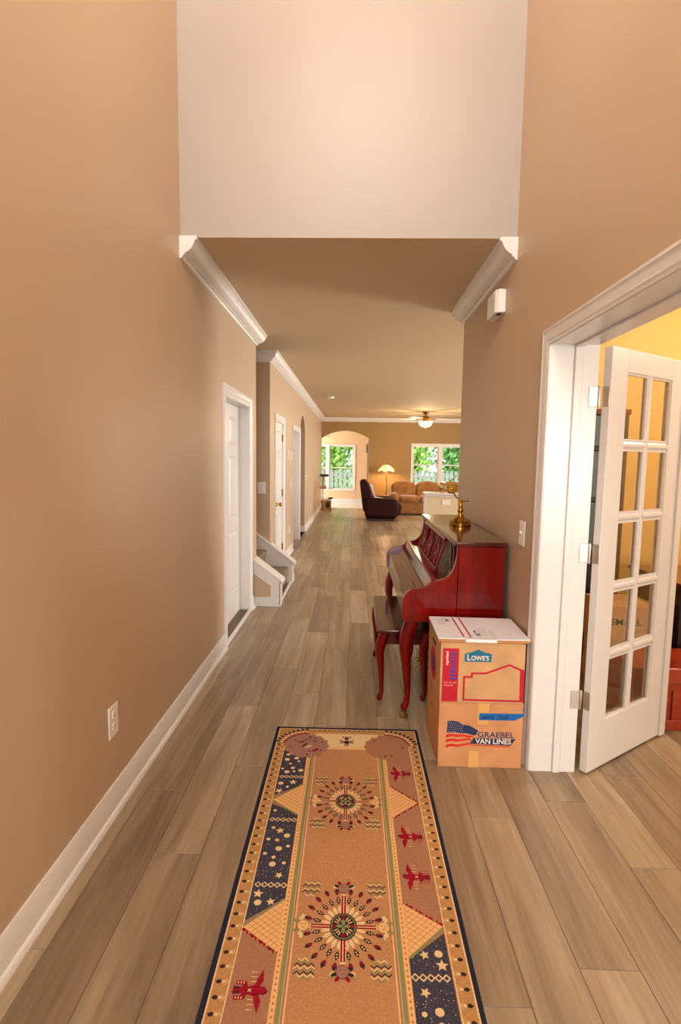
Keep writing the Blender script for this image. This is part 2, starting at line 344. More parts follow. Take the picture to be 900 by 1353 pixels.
# ------------------------------------------------------------------ floor with planks
floor = MB(); floor.box(-4.5, 6.2, -2.35, 16.3, -0.12, -0.006)
floor = struct(floor.build('floor', M_under, smooth=False))
PW, PL = 0.18, 1.22
def plank_mesh():
    g = 0.0006; c = 0.0012; t = 0.006; x, y = PW / 2 - g, PL / 2 - g
    mb = MB(); vs = []
    for (xx, yy, zz) in ((x, y, -t), (x, y, -c), (x - c, y - c, 0)):
        vs += [(-xx, -yy, zz), (xx, -yy, zz), (xx, yy, zz), (-xx, yy, zz)]
    fs = [(8, 9, 10, 11)]
    for q in range(2):
        for i in range(4):
            j = (i + 1) % 4; fs.append((q * 4 + i, q * 4 + j, (q + 1) * 4 + j, (q + 1) * 4 + i))
    me = bpy.data.meshes.new('plank'); me.from_pydata(vs, [], fs); me.materials.append(M_plank); return me
PM = plank_mesh()
near = []; rest = []
x0p = XL - 0.1
regions = [(-1.0, 0.885, 0.5, 16.2), (0.885, 1.095, 0.95, 2.49), (1.095, 2.7, 0.8, 4.3), (0.885, 3.6, 4.5, 16.2), (-1.0, 0.885, -2.2, 0.5), (1.095, 4.6, -2.2, 0.8), (2.7, 4.6, 0.8, 4.3), (3.6, 6.0, 4.5, 16.2)]
def inreg(xa, xb, ya, yb, r): return xb > r[0] + 0.01 and xa < r[1] - 0.01 and yb > r[2] + 0.01 and ya < r[3] - 0.01
ci = 0; x = x0p
offs = [0.0, 0.43, 0.81, 0.22, 0.63, 1.02, 0.35, 0.92, 0.12, 0.55]
while x < 6.0:
    y = -2.2 - offs[ci % 10]
    while y < 16.2:
        xa, xb, ya, yb = x, x + PW, y, y + PL
        hit = [k for k, r in enumerate(regions) if inreg(xa, xb, ya, yb, r)]
        if hit:
            cx, cy = (xa + xb) / 2, (ya + yb) / 2
            vis = min(hit) <= 3 and cy > 0.7 and (cx - 0.09) < 0.64 * cy + 0.3
            if cy > 4.5 and cx > 0.9 and cx > 0.235 * cy + 0.35: vis = False
            if vis and 1.095 < cx < 2.7 and cy > 4.3 and cy < 4.6: vis = False
            (near if vis else rest).append((cx, cy))
        y += PL
    x += PW; ci += 1
near.sort(key=lambda p: p[1] + 0.3 * abs(p[0]))
rest += near[292:]; near = near[:292]
for cx, cy in near:
    o = bpy.data.objects.new('plank', PM); COL.objects.link(o); o.parent = floor
    fl_ = WLOC['floor']; o.location = (cx - fl_[0], cy - fl_[1], -fl_[2])
    if random.random() < 0.5: o.rotation_euler = (0, 0, PI)
mb = MB()
for cx, cy in rest: mb.box(cx - PW / 2 + 0.0008, cx + PW / 2 - 0.0008, cy - PL / 2 + 0.0008, cy + PL / 2 - 0.0008, -0.006, 0)
o = mb.build('plank_field', M_plank, floor, smooth=False); o['kind'] = 'stuff'
mb = MB(); mb.box(-4.4, -1.0, 5.41, 6.3, -0.006, 0); mb.box(-2.6, -1.0, 9.7, 11.0, -0.006, 0)
mb.build('floor_strip', M_plank, floor, smooth=False)
mb = MB(); mb.box(-3.0, 1.4, 16.22, SY + 0.15, -0.1, 0.004); struct(mb.build('floor_sunroom', M_tile, smooth=False))

# ------------------------------------------------------------------ trim: crown, baseboards
CROWN = [(0, 0), (0.098, 0), (0.098, 0.018), (0.088, 0.024), (0.080, 0.045), (0.064, 0.070), (0.044, 0.086), (0.030, 0.092), (0.030, 0.102), (0.020, 0.104), (0.012, 0.118), (0, 0.122)]
mb = MB(); mb.sweep([(XL, 3.08, HC), (XL, 5.41, HC), (-2.1, 5.41, HC)], CROWN, (0, 0, -1)); struct(mb.build('trim_1', M_trim))
mb = MB(); mb.sweep([(-2.1, 6.3, HC), (XL, 6.3, HC), (XL, 16.2, HC), (6.0, 16.2, HC)], CROWN, (0, 0, -1)); struct(mb.build('trim_2', M_trim))
mb = MB(); mb.sweep([(3.0, 4.5, HC), (XR, 4.5, HC), (XR, 3.08, HC)], CROWN, (0, 0, -1)); struct(mb.build('trim_3', M_trim))
BASE = [(0, 0), (0.030, 0), (0.030, 0.010), (0.024, 0.020), (0.015, 0.024), (0.015, 0.094), (0.011, 0.102), (0.011, 0.112), (0.005, 0.124), (0, 0.124)]
def baseboard(name, *paths):
    mb = MB()
    for p in paths: mb.sweep([(q[0], q[1], 0) for q in p], BASE, (0, 0, 1))
    return struct(mb.build(name, M_trim))
baseboard('baseboard_left', [(XL, 4.035), (XL, -2.2)], [(XL, 5.25), (XL, 5.13)])
baseboard('baseboard_hall_left', [(XL, 6.655), (XL, 6.40)], [(XL, 8.59), (XL, 7.56)], [(-2.5, 9.7), (-1.15, 9.7)][::-1], [(-1.0, 16.2), (-1.0, 10.8), (-1.15, 10.8)], [(-1.15, 11.0), (-2.6, 11.0), (-2.6, 9.7)])
baseboard('baseboard_right', [(XR, 2.575), (XR, 4.5), (1.2, 4.5)], [(XR, -2.2), (XR, 0.82)])
baseboard('baseboard_back', [(6.0, 16.2), (AX1 + 0.02, 16.2)])
baseboard('baseboard_sunroom', [(1.25, SY), (-2.85, SY)])
baseboard('baseboard_study', [(4.6, 4.3), (XRI, 4.3), (XRI, 2.58)])

# ------------------------------------------------------------------ doors
CAS = [(0, 0), (0.070, 0), (0.070, 0.018), (0.058, 0.020), (0.050, 0.015), (0.030, 0.012), (0.016, 0.014), (0.008, 0.010), (0, 0.008)]
def panel_mesh(y0, y1, z0, z1, xf):
    """raised panel on a door face that looks towards +x"""
    mb = MB(); d = 0.022
    a = [(xf + 0.0005, y0, z0), (xf + 0.0005, y1, z0), (xf + 0.0005, y1, z1), (xf + 0.0005, y0, z1)]
    r = [(xf - 0.008, y0 + 0.010, z0 + 0.010), (xf - 0.008, y1 - 0.010, z0 + 0.010), (xf - 0.008, y1 - 0.010, z1 - 0.010), (xf - 0.008, y0 + 0.010, z1 - 0.010)]
    b = [(xf + 0.004, y0 + d + 0.012, z0 + d + 0.012), (xf + 0.004, y1 - d - 0.012, z0 + d + 0.012), (xf + 0.004, y1 - d - 0.012, z1 - d - 0.012), (xf + 0.004, y0 + d + 0.012, z1 - d - 0.012)]
    fs = [(8, 9, 10, 11)]
    for q in range(2):
        for i in range(4):
            j = (i + 1) % 4; fs.append((q * 4 + i, q * 4 + j, (q + 1) * 4 + j, (q + 1) * 4 + i))
    mb.add(a + r + b, fs); return mb
def six_panel_door(name, y0, y1, ztop, xf, casing_top, knob=None, hinges=None, threshold=False):
    root = sroot(name, (XL, (y0 + y1) / 2, 0))
    mb = MB(); mb.sweep([(XL, y0, 0), (XL, y0, ztop), (XL, y1, ztop), (XL, y1, 0)], CAS, (1, 0, 0)); mb.build('casing', M_trim, root)
    mb = MB(); t = 0.016
    mb.box(XL - 0.15, XL + 0.004, y0, y0 + t, 0, ztop); mb.box(XL - 0.15, XL + 0.004, y1 - t, y1, 0, ztop); mb.box(XL - 0.15, XL + 0.004, y0, y1, ztop - t, ztop)
    mb.box(xf, xf + 0.012, y0 + t, y0 + t + 0.01, 0, ztop - t); mb.box(xf, xf + 0.012, y1 - t - 0.01, y1 - t, 0, ztop - t)
    mb.build('jamb', M_trim, root, smooth=False)
    ya, yb = y0 + t + 0.003, y1 - t - 0.003; zb = 0.03 if threshold else 0.01; zt = ztop - t - 0.004
    # leaf: stiles and rails around six panel openings
    w = yb - ya; st = 0.105; mid = 0.09; cols = [(ya + st, ya + w / 2 - mid / 2), (ya + w / 2 + mid / 2, yb - st)]
    H = zt - zb; rows = [(zb + 0.24, zb + 0.80), (zb + 0.93, zb + 1.49), (zb + 1.59, zt - 0.11)]
    xb = xf - 0.035
    for k, (a, b) in enumerate(((ya, cols[0][0]), (cols[0][1], cols[1][0]), (cols[1][1], yb))):
        mb = MB(); mb.box(xb, xf, a, b, zb, zt); mb.build('stile', M_door, root, smooth=False)
    for (a, b) in ((zb, rows[0][0]), (rows[0][1], rows[1][0]), (rows[1][1], rows[2][0]), (rows[2][1], zt)):
        for c in cols:
            mb = MB(); mb.box(xb, xf, c[0], c[1], a, b); mb.build('rail', M_door, root, smooth=False)
    for c in cols:
        for r in rows: panel_mesh(c[0], c[1], r[0], r[1], xf).build('panel', M_door, root, smooth=False)
    if threshold:
        mb = MB(); mb.box(XL - 0.13, XL - 0.012, y0 + t, y1 - t, 0, 0.028); mb.build('threshold', M_bronze, root, bevel=0.004)
        mb = MB(); mb.box(XL - 0.012, XL + 0.012, y0 - 0.005, y1 + 0.03, 0, 0.026); mb.build('sill_strip', M_trim, root, bevel=0.003)
    if knob:
        k = MB(); k.lathe([(0.032, 0), (0.032, 0.008), (0.014, 0.012), (0.012, 0.030), (0.026, 0.040), (0.031, 0.055), (0.024, 0.068), (0.006, 0.072)], (xf, knob[0], knob[1]), 16, axis='x'); k.build('knob', M_brass, root)
    for hz in hinges or []:
        h = MB(); h.tube([(xf + 0.008, y1 - t - 0.006, hz - 0.05), (xf + 0.008, y1 - t - 0.006, hz + 0.05)], 0.008, 8); h.box(xf - 0.001, xf + 0.004, y1 - t - 0.045, y1 - t, hz - 0.05, hz + 0.05); h.build('hinge', M_brassd, root)
    return root
six_panel_door('door_1', 4.105, 5.055, 1.995, XL - 0.095, 2.05, threshold=True)
six_panel_door('door_2', 6.725, 7.485, 1.995, XL - 0.012, 2.05, knob=(6.90, 0.90), hinges=(0.25, 1.02, 1.78))
six_panel_door('door_3', 8.665, 9.695, 1.980, XL - 0.11, 2.03)

# French door: cased opening in the right wall, one leaf standing open into the study
fr = sroot('door_4', (1.0, 2.48, 0))
OY0, OY1, OZ = 0.91, 2.485, 2.04
mb = MB(); mb.sweep([(XR, OY1, 0), (XR, OY1, OZ), (XR, OY0, OZ), (XR, OY0, 0)], CAS, (-1, 0, 0)); mb.build('casing', M_trim, fr)
mb = MB(); mb.sweep([(XRI, OY0, 0), (XRI, OY0, OZ), (XRI, OY1, OZ), (XRI, OY1, 0)], CAS, (1, 0, 0)); mb.build('casing', M_trim, fr)
mb = MB(); mb.box(XR - 0.004, XRI + 0.004, OY1 - 0.004, OY1 + 0.010, 0, OZ + 0.01); mb.box(XR - 0.004, XRI + 0.004, OY0 - 0.010, OY0 + 0.004, 0, OZ + 0.01); mb.box(XR - 0.004, XRI + 0.004, OY0, OY1, OZ - 0.004, OZ + 0.010)
mb.build('jamb', M_trim, fr, smooth=False)
mb = MB(); mb.box(0.99, 1.026, OY1 - 0.016, OY1 - 0.004, 0, OZ - 0.004); mb.box(0.99, 1.026, OY0 + 0.004, OY0 + 0.016, 0, OZ - 0.004); mb.box(0.99, 1.026, OY0, OY1, OZ - 0.016, OZ - 0.004)
mb.build('door_stop', M_trim, fr, bevel=0.003)
leaf = bpy.data.objects.new('leaf', None); COL.objects.link(leaf); leaf.parent = fr
leaf.location = (1.124 - 1.0, 2.482 - 2.48, 0); leaf.rotation_euler = (0, 0, math.radians(34.7))
DW = 0.727; cols = [(0.138, 0.332), (0.360, 0.552)]; rows = [(1.612, 1.925), (1.268, 1.572), (0.932, 1.230), (0.600, 0.894), (0.252, 0.560)]
TH = 0.038
def lbox(name, x0, x1, z0, z1, m=M_door, y0=-TH, y1=0.0, bev=0.003):
    mb = MB(); mb.box(x0, x1, y0, y1, z0, z1); return mb.build(name, m, leaf, bevel=bev, local=True)
lbox('stile', 0, cols[0][0], 0.012, 2.03); lbox('stile', cols[1][1], DW, 0.012, 2.03)
lbox('rail', cols[0][0], cols[1][1], rows[0][1], 2.03); lbox('rail', cols[0][0], cols[1][1], 0.012, rows[4][0])
lbox('astragal', DW - 0.052, DW + 0.004, 0.012, 2.03, y0=-TH - 0.012, y1=-TH)
def muntin(x0, x1, z0, z1, vert):
    mb = MB()
    if vert:
        c = (x0 + x1) / 2; mb.prism([(x0, -0.010), (x0, -0.028), (c - 0.005, -TH + 0.001), (c + 0.005, -TH + 0.001), (x1, -0.028), (x1, -0.010), (c + 0.005, -0.001), (c - 0.005, -0.001)], 'z', z0, z1)
    else:
        c = (z0 + z1) / 2; mb.prism([(-0.010, z0), (-0.028, z0), (-TH + 0.001, c - 0.006), (-TH + 0.001, c + 0.006), (-0.028, z1), (-0.010, z1), (-0.001, c + 0.006), (-0.001, c - 0.006)], 'x', x0, x1)
    return mb.build('muntin', M_door, leaf, local=True, smooth=False)
muntin(cols[0][1], cols[1][0], rows[4][0], rows[0][1], True)
for a, b in zip(rows[:-1], rows[1:]):
    for c in cols: muntin(c[0], c[1], b[1], a[0], False)
for c in cols:
    for r in rows:
        p = MB(); p.box(c[0] - 0.003, c[1] + 0.003, -0.022, -0.017, r[0] - 0.003, r[1] + 0.003); p.build('pane', M_glass, leaf, local=True, smooth=False)
        b = MB(); w = 0.009  # glazing bead
        b.box(c[0], c[0] + w, -TH + 0.006, -0.022, r[0], r[1]); b.box(c[1] - w, c[1], -TH + 0.006, -0.022, r[0], r[1]); b.box(c[0] + w, c[1] - w, -TH + 0.006, -0.022, r[0], r[0] + w); b.box(c[0] + w, c[1] - w, -TH + 0.006, -0.022, r[1] - w, r[1])
        b.build('glazing_bead', M_door, leaf, local=True, smooth=False)
for hz in (1.806, 1.084, 0.371):
    mb = MB(); mb.box(1.062, 1.104, OY1 - 0.0075, OY1 - 0.004, hz - 0.045, hz + 0.045); mb.tube([(1.108, OY1 - 0.008, hz - 0.048), (1.108, OY1 - 0.008, hz + 0.048)], 0.0065, 10)
    mb.build('hinge', M_nickel, fr, bevel=0.002)
    mb = MB(); mb.box(-0.0035, 0.0005, -TH + 0.002, -0.001, hz - 0.045, hz + 0.045); mb.build('hinge_plate', M_nickel, leaf, local=True, bevel=0.002)

# ------------------------------------------------------------------ windows
def window(name, x0, x1, z0, z1, y, lights, casing=0.06, blind=False):
    """frame facing -y; lights = list of (x0, x1) sash bays, each double hung"""
    root = sroot(name, ((x0 + x1) / 2, y, z0))
    mb = MB(); c = casing
    mb.sweep([(x1, y, z0), (x1, y, z1), (x0, y, z1), (x0, y, z0), (x1, y, z0)], [(0, 0), (-c, 0), (-c, 0.02), (0, 0.014)], (0, -1, 0)); mb.build('casing', M_trim, root)
    for a, b in lights:
        zm = (z0 + z1) / 2 + 0.0; f = 0.035
        for (p, q, yy) in ((z0, zm + 0.02, y + 0.05), (zm - 0.02, z1, y + 0.09)):
            s = MB(); s.box(a, a + f, yy, yy + 0.035, p, q); s.box(b - f, b, yy, yy + 0.035, p, q); s.box(a + f, b - f, yy, yy + 0.035, p, p + f); s.box(a + f, b - f, yy, yy + 0.035, q - f, q)
            so = s.build('sash', M_trim, root, smooth=False)
            g = MB(); g.box(a + f, b - f, yy + 0.015, yy + 0.02, p + f, q - f); g.build('pane', M_glass, so, smooth=False)
    for (a, b), (c2, d) in zip(lights[:-1], lights[1:]):
        mu = MB(); mu.box(b, c2, y + 0.02, y + 0.13, z0, z1); mu.build('mullion', M_trim, root, smooth=False)
    if blind:
        bl = MB(); bl.box(x0 + 0.01, x1 - 0.01, y + 0.005, y + 0.045, z1 - 0.05, z1); bl.build('blind_headrail', M_trim, root, bevel=0.004)
    return root
window('window_1', WX0, WX1, WZ0, WZ1, 16.2, [(WX0, 2.56), (2.66, WX1)], 0.055, True)
window('window_2', -1.86, -0.95, 0.44, 1.95, SY, [(-1.86, -0.95)], 0.045)
window('window_3', -0.86, 0.0, 0.44, 1.95, SY, [(-0.86, 0.0)], 0.045)

# ------------------------------------------------------------------ staircase
st = thing('staircase', 'carpeted stair with white stringer caps rising off the hall', 'staircase', (-1.0, 5.83, 0))
RUN, RISE = 0.265, 0.205
for k in range(11):
    xf = -0.775 - RUN * k; zt = RISE * (k + 1); zb = max(0.0, zt - RISE)
    pts = [(xf - 0.02, zb), (xf - 0.018, zt - 0.06), (xf, zt - 0.045), (xf + 0.008, zt - 0.025), (xf + 0.003, zt - 0.008), (xf - 0.012, zt), (xf - RUN - 0.018, zt), (xf - RUN - 0.018, zb)]
    if k == 0: pts[0] = (xf - 0.02, 0.0)
    mb = MB(); mb.prism(pts, 'y', 5.412, 6.272); mb.build('step', M_carpet, st)
# near stringer wall: tan panel, white frame, sloped cap
mb = MB(); mb.prism([(-0.735, 0), (-0.735, 0.262), (-1.0, 0.462), (-1.0, 0)], 'y', 5.268, 5.408); mb.build('stringer_wall', M_wall, st, smooth=False)
mb = MB(); mb.prism([(-0.730, 0), (-0.730, 0.262), (-1.0, 0.464), (-1.0, 0.335), (-0.825, 0.215), (-0.825, 0.095), (-1.0, 0.095), (-1.0, 0)], 'y', 5.255, 5.268); mb.box(-0.735, -0.727, 5.255, 5.410, 0, 0.262); mb.build('stringer_frame', M_trim, st, smooth=False)
mb = MB(); mb.prism([(-0.700, 0.238), (-0.700, 0.268), (-1.0, 0.494), (-1.0, 0.464)], 'y', 5.240, 5.425); mb.build('stringer_cap', M_trim, st, bevel=0.004)
mb = MB(); mb.box(-0.757, -0.735, 5.425, 6.272, 0, 0.03); mb.box(-1.0, -0.722, 5.246, 5.255, 0, 0.018); mb.build('shoe_moulding', M_trim, st, bevel=0.004)
mb = MB(); mb.prism([(-0.722, 0), (-0.722, 0.245), (-3.3, 2.197), (-3.3, 1.7), (-1.1, 0)], 'y', 6.275, 6.298); mb.box(-0.99, -0.722, 6.298, 6.40, 0, 0.24); mb.build('stringer_wall', M_trim, st, smooth=False)
mb = MB(); mb.prism([(-0.692, 0.222), (-0.692, 0.254), (-0.99, 0.482), (-0.99, 0.450)], 'y', 6.262, 6.415); mb.prism([(-0.99, 0.450), (-0.99, 0.482), (-3.3, 2.230), (-3.3, 2.200)], 'y', 6.262, 6.298); mb.build('stringer_cap', M_trim, st, bevel=0.003)
mb = MB(); mb.box(-1.0, -0.715, 6.40, 6.41, 0, 0.1); mb.build('stringer_frame', M_trim, st, smooth=False)

# ------------------------------------------------------------------ wall plates
def plate(name, label, cat, pos, nrm, w=0.072, h=0.118, kind='switch', group=None):
    """pos = centre on the wall, nrm = 'x+','x-','y-' direction it faces"""
    root = thing(name, label, cat, pos, {'x+': 0, 'x-': PI, 'y-': -PI / 2}[nrm], group)
    p = MB(); p.box(0, 0.006, -w / 2, w / 2, -h / 2, h / 2); p.build('cover_plate', M_plate, root, bevel=0.003, local=True)
    if kind == 'switch':
        t = MB(); t.box(0.006, 0.008, -0.006, 0.006, -0.014, 0.014); t.prism([(0.006, -0.004), (0.018, 0.006), (0.018, 0.012), (0.006, 0.010)], 'y', -0.005, 0.005); t.build('toggle', M_plate, root, local=True, smooth=False)
    elif kind == 'rocker':
        t = MB(); t.prism([(0.006, -0.034), (0.010, -0.034), (0.007, 0.0), (0.010, 0.034), (0.006, 0.034)], 'y', -0.016, 0.016); t.build('rocker', M_plate, root, local=True, smooth=False)
    elif kind == 'outlet':
        for s in (-1, 1):
            f = MB(); f.prism([(0.017 * math.cos(a) if abs(math.cos(a)) < 0.8 else 0.0145 * (1 if math.cos(a) > 0 else -1), s * 0.026 + 0.017 * math.sin(a)) for a in [2 * PI * i / 16 for i in range(16)]], 'x', 0.006, 0.008)
            fo = f.build('receptacle', M_plate, root, local=True, smooth=False)
            q = MB(); q.box(0.0078, 0.0086, -0.0075, -0.0055, s * 0.026 - 0.001, s * 0.026 + 0.007); q.box(0.0078, 0.0086, 0.0055, 0.0075, s * 0.026 - 0.001, s * 0.026 + 0.007); q.box(0.0078, 0.0086, -0.002, 0.002, s * 0.026 - 0.010, s * 0.026 - 0.006)
            q.build('slot', M_slot, fo, local=True, smooth=False)
    return root
plate('wall_outlet', 'white duplex outlet low on the tan wall beside the runner', 'outlet', (XL, 2.11, 0.398), 'x+', 0.084, 0.135, 'outlet')
plate('light_switch', 'white toggle switch plate beside the French door casing', 'light switch', (XR, 2.763, 1.135), 'x-', 0.085, 0.130, 'switch')
plate('light_switch', 'white switch plate inside the stairwell above the stair cap', 'light switch', (-1.10, 6.30, 1.15), 'y-', 0.10, 0.14, 'rocker')
plate('light_switch', 'upper white control plate past the closet door, nearer the stairs', 'light switch', (XL, 8.07, 1.56), 'x+', 0.10, 0.14, 'rocker')
plate('thermostat', 'small white thermostat beside the cased doorway, next to a control plate', 'thermostat', (XL, 8.44, 1.54), 'x+', 0.10, 0.13, 'rocker')
plate('light_switch', 'white switch plate under the thermostat by the cased doorway', 'light switch', (XL, 8.45, 1.11), 'x+', 0.075, 0.13, 'switch')
plate('wall_outlet', 'white outlet low between the closet door and cased doorway', 'outlet', (XL, 8.20, 0.39), 'x+', 0.075, 0.12, 'outlet')
plate('light_switch', 'white switch plate just past the arched hall passage', 'light switch', (XL, 11.02, 1.10), 'x+', 0.12, 0.12, 'switch')
plate('wall_outlet', 'white outlet low on the wall past the arched hall passage', 'outlet', (XL, 12.22, 0.39), 'x+', 0.072, 0.118, 'outlet')
# door chime high on the right wall
ch = thing('door_chime', 'white box door chime high on the wall above the piano', 'door chime', (XR, 3.39, 2.39))
mb = MB(); mb.prism([(XR, 3.275), (XR - 0.040, 3.275), (XR - 0.060, 3.300), (XR - 0.060, 3.480), (XR - 0.040, 3.505), (XR, 3.505)], 'z', 2.39, 2.525); mb.build('cover', M_plate, ch, bevel=0.004)
mb = MB(); mb.box(XR - 0.040, XR - 0.015, 3.30, 3.34, 2.387, 2.391); mb.build('grille_slot', M_slot, ch, smooth=False)

# ------------------------------------------------------------------ runner rug
R_navy = mat('rug_navy_pile', (40, 42, 58), 0.95, 0.1, noise=(260, 0.25), bump=(500, 0.4))
R_sky = mat('rug_speckled_navy_pile', (54, 52, 62), 0.95, 0.1, noise=(330, 0.75))
R_cream = mat('rug_cream_pile', (226, 196, 146), 0.95, 0.1, noise=(260, 0.1))
R_gold = mat('rug_gold_pile', (186, 138, 86), 0.95, 0.1, noise=(180, 0.07), bump=(500, 0.3))
R_field = mat('rug_tan_pile', (188, 136, 94), 0.95, 0.1, noise=(140, 0.06), bump=(500, 0.3))
R_mauve = mat('rug_mauve_pile', (168, 120, 92), 0.95, 0.1, noise=(180, 0.06), bump=(500, 0.3))
R_rose = mat('rug_rose_pile', (164, 120, 104), 0.95, 0.1)
R_green = mat('rug_sage_pile', (138, 140, 92), 0.95, 0.1)
R_red = mat('rug_crimson_pile', (152, 22, 44), 0.95, 0.1)
R_dark = mat('rug_charcoal_pile', (58, 44, 46), 0.95, 0.1)
R_lattice = mat('rug_peach_pile', (232, 184, 124), 0.95, 0.1)
R_lattdk = mat('rug_rust_line', (190, 118, 72), 0.95, 0.1)
RM = [R_navy, R_cream, R_gold, R_field, R_mauve, R_rose, R_green, R_red, R_dark, R_lattice, R_lattdk, R_sky]
NAVY, CREAM, GOLD, FIELD, MAUVE, ROSE, GREEN, RED, DARK, LATT, LATTD, SKY = range(12)
rug = thing('runner_rug', 'long tan patterned runner rug with navy border on the plank floor', 'rug', (-0.010, 1.565, 0), math.radians(0.25))
HWD, HLN, RT = 0.392, 1.272, 0.007
class RP:
    """flat pile shapes at real layer heights in the rug's own frame"""
    def __init__(s): s.mb = MB()
    def p(s, mi, pts, layer): s.mb.add([(x, y, RT + 0.0003 * layer) for x, y in pts], [list(range(len(pts)))], mi); return s
    def r(s, mi, x0, x1, y0, y1, layer): return s.p(mi, [(x0, y0), (x1, y0), (x1, y1), (x0, y1)], layer)
    def build(s, name):
        o = s.mb.build(name, RM, rug, local=True, smooth=False, fixn=False)
        me = o.data; bm = bmesh.new(); bm.from_mesh(me)
        for f in bm.faces:
            if f.normal.z < 0: f.normal_flip()
        bm.to_mesh(me); bm.free(); return o
def feather(rp, mi, cx, cy, ang, ln, wd, layer):
    c, s = math.cos(ang), math.sin(ang)
    sh = [(-0.5, 0), (-0.25, 0.42), (0.1, 0.5), (0.5, 0), (0.1, -0.5), (-0.25, -0.42)]
    rp.p(mi, [(cx + (a * ln) * c - (b * wd) * s, cy + (a * ln) * s + (b * wd) * c) for a, b in sh], layer)
def star(rp, mi, cx, cy, r, layer, n=5, rot=0.3, inner=0.45):
    rp.p(mi, [(cx + (r if i % 2 == 0 else r * inner) * math.cos(rot + PI * i / n), cy + (r if i % 2 == 0 else r * inner) * math.sin(rot + PI * i / n)) for i in range(2 * n)], layer)
mb = MB(); mb.box(-HWD, HWD, -HLN, HLN, 0.0, RT); mb.build('border', R_navy, rug, local=True, bevel=0.003, smooth=False)
rp = RP(); rp.r(CREAM, -0.374, 0.376, -1.252, 1.252, 1); rp.r(GOLD, -0.369, 0.371, -1.247, 1.247, 2); rp.build('band')
rp = RP(); rp.r(CREAM, -0.326, 0.328, -1.203, 1.203, 3); rp.r(MAUVE, -0.322, 0.324, -1.198, 1.198, 4); rp.build('side_field')
# feather tips along the long bands and ends: one shared mesh, one part each
rp = RP(); feather(rp, DARK, 0.006, 0, 0, 0.020, 0.013, 3); feather(rp, CREAM, -0.009, 0, 0, 0.014, 0.010, 4)
for q in (-1, 1): rp.p(CREAM, [(-0.014, q * 0.010), (-0.011, q * 0.012), (-0.020, q * 0.001), (-0.023, 0)], 3)
ft0 = rp.build('feather_tip'); ft0.location = (0.350, -1.10, 0); v = -1.10; first = True
while v < 1.11:
    for sx in (1, -1):
        if first: first = False; continue
        o = ft0.copy(); COL.objects.link(o); o.location = (sx * 0.350, v, 0); o.rotation_euler = (0, 0, 0 if sx > 0 else PI)
    v += 0.0455
for sv in (-1, 1):
    u = -0.15
    while u < 0.16:
        o = ft0.copy(); COL.objects.link(o); o.location = (u, sv * 1.226, 0); o.rotation_euler = (0, 0, PI / 2 * sv); o.scale = (0.8, 0.8, 1); u += 0.0272
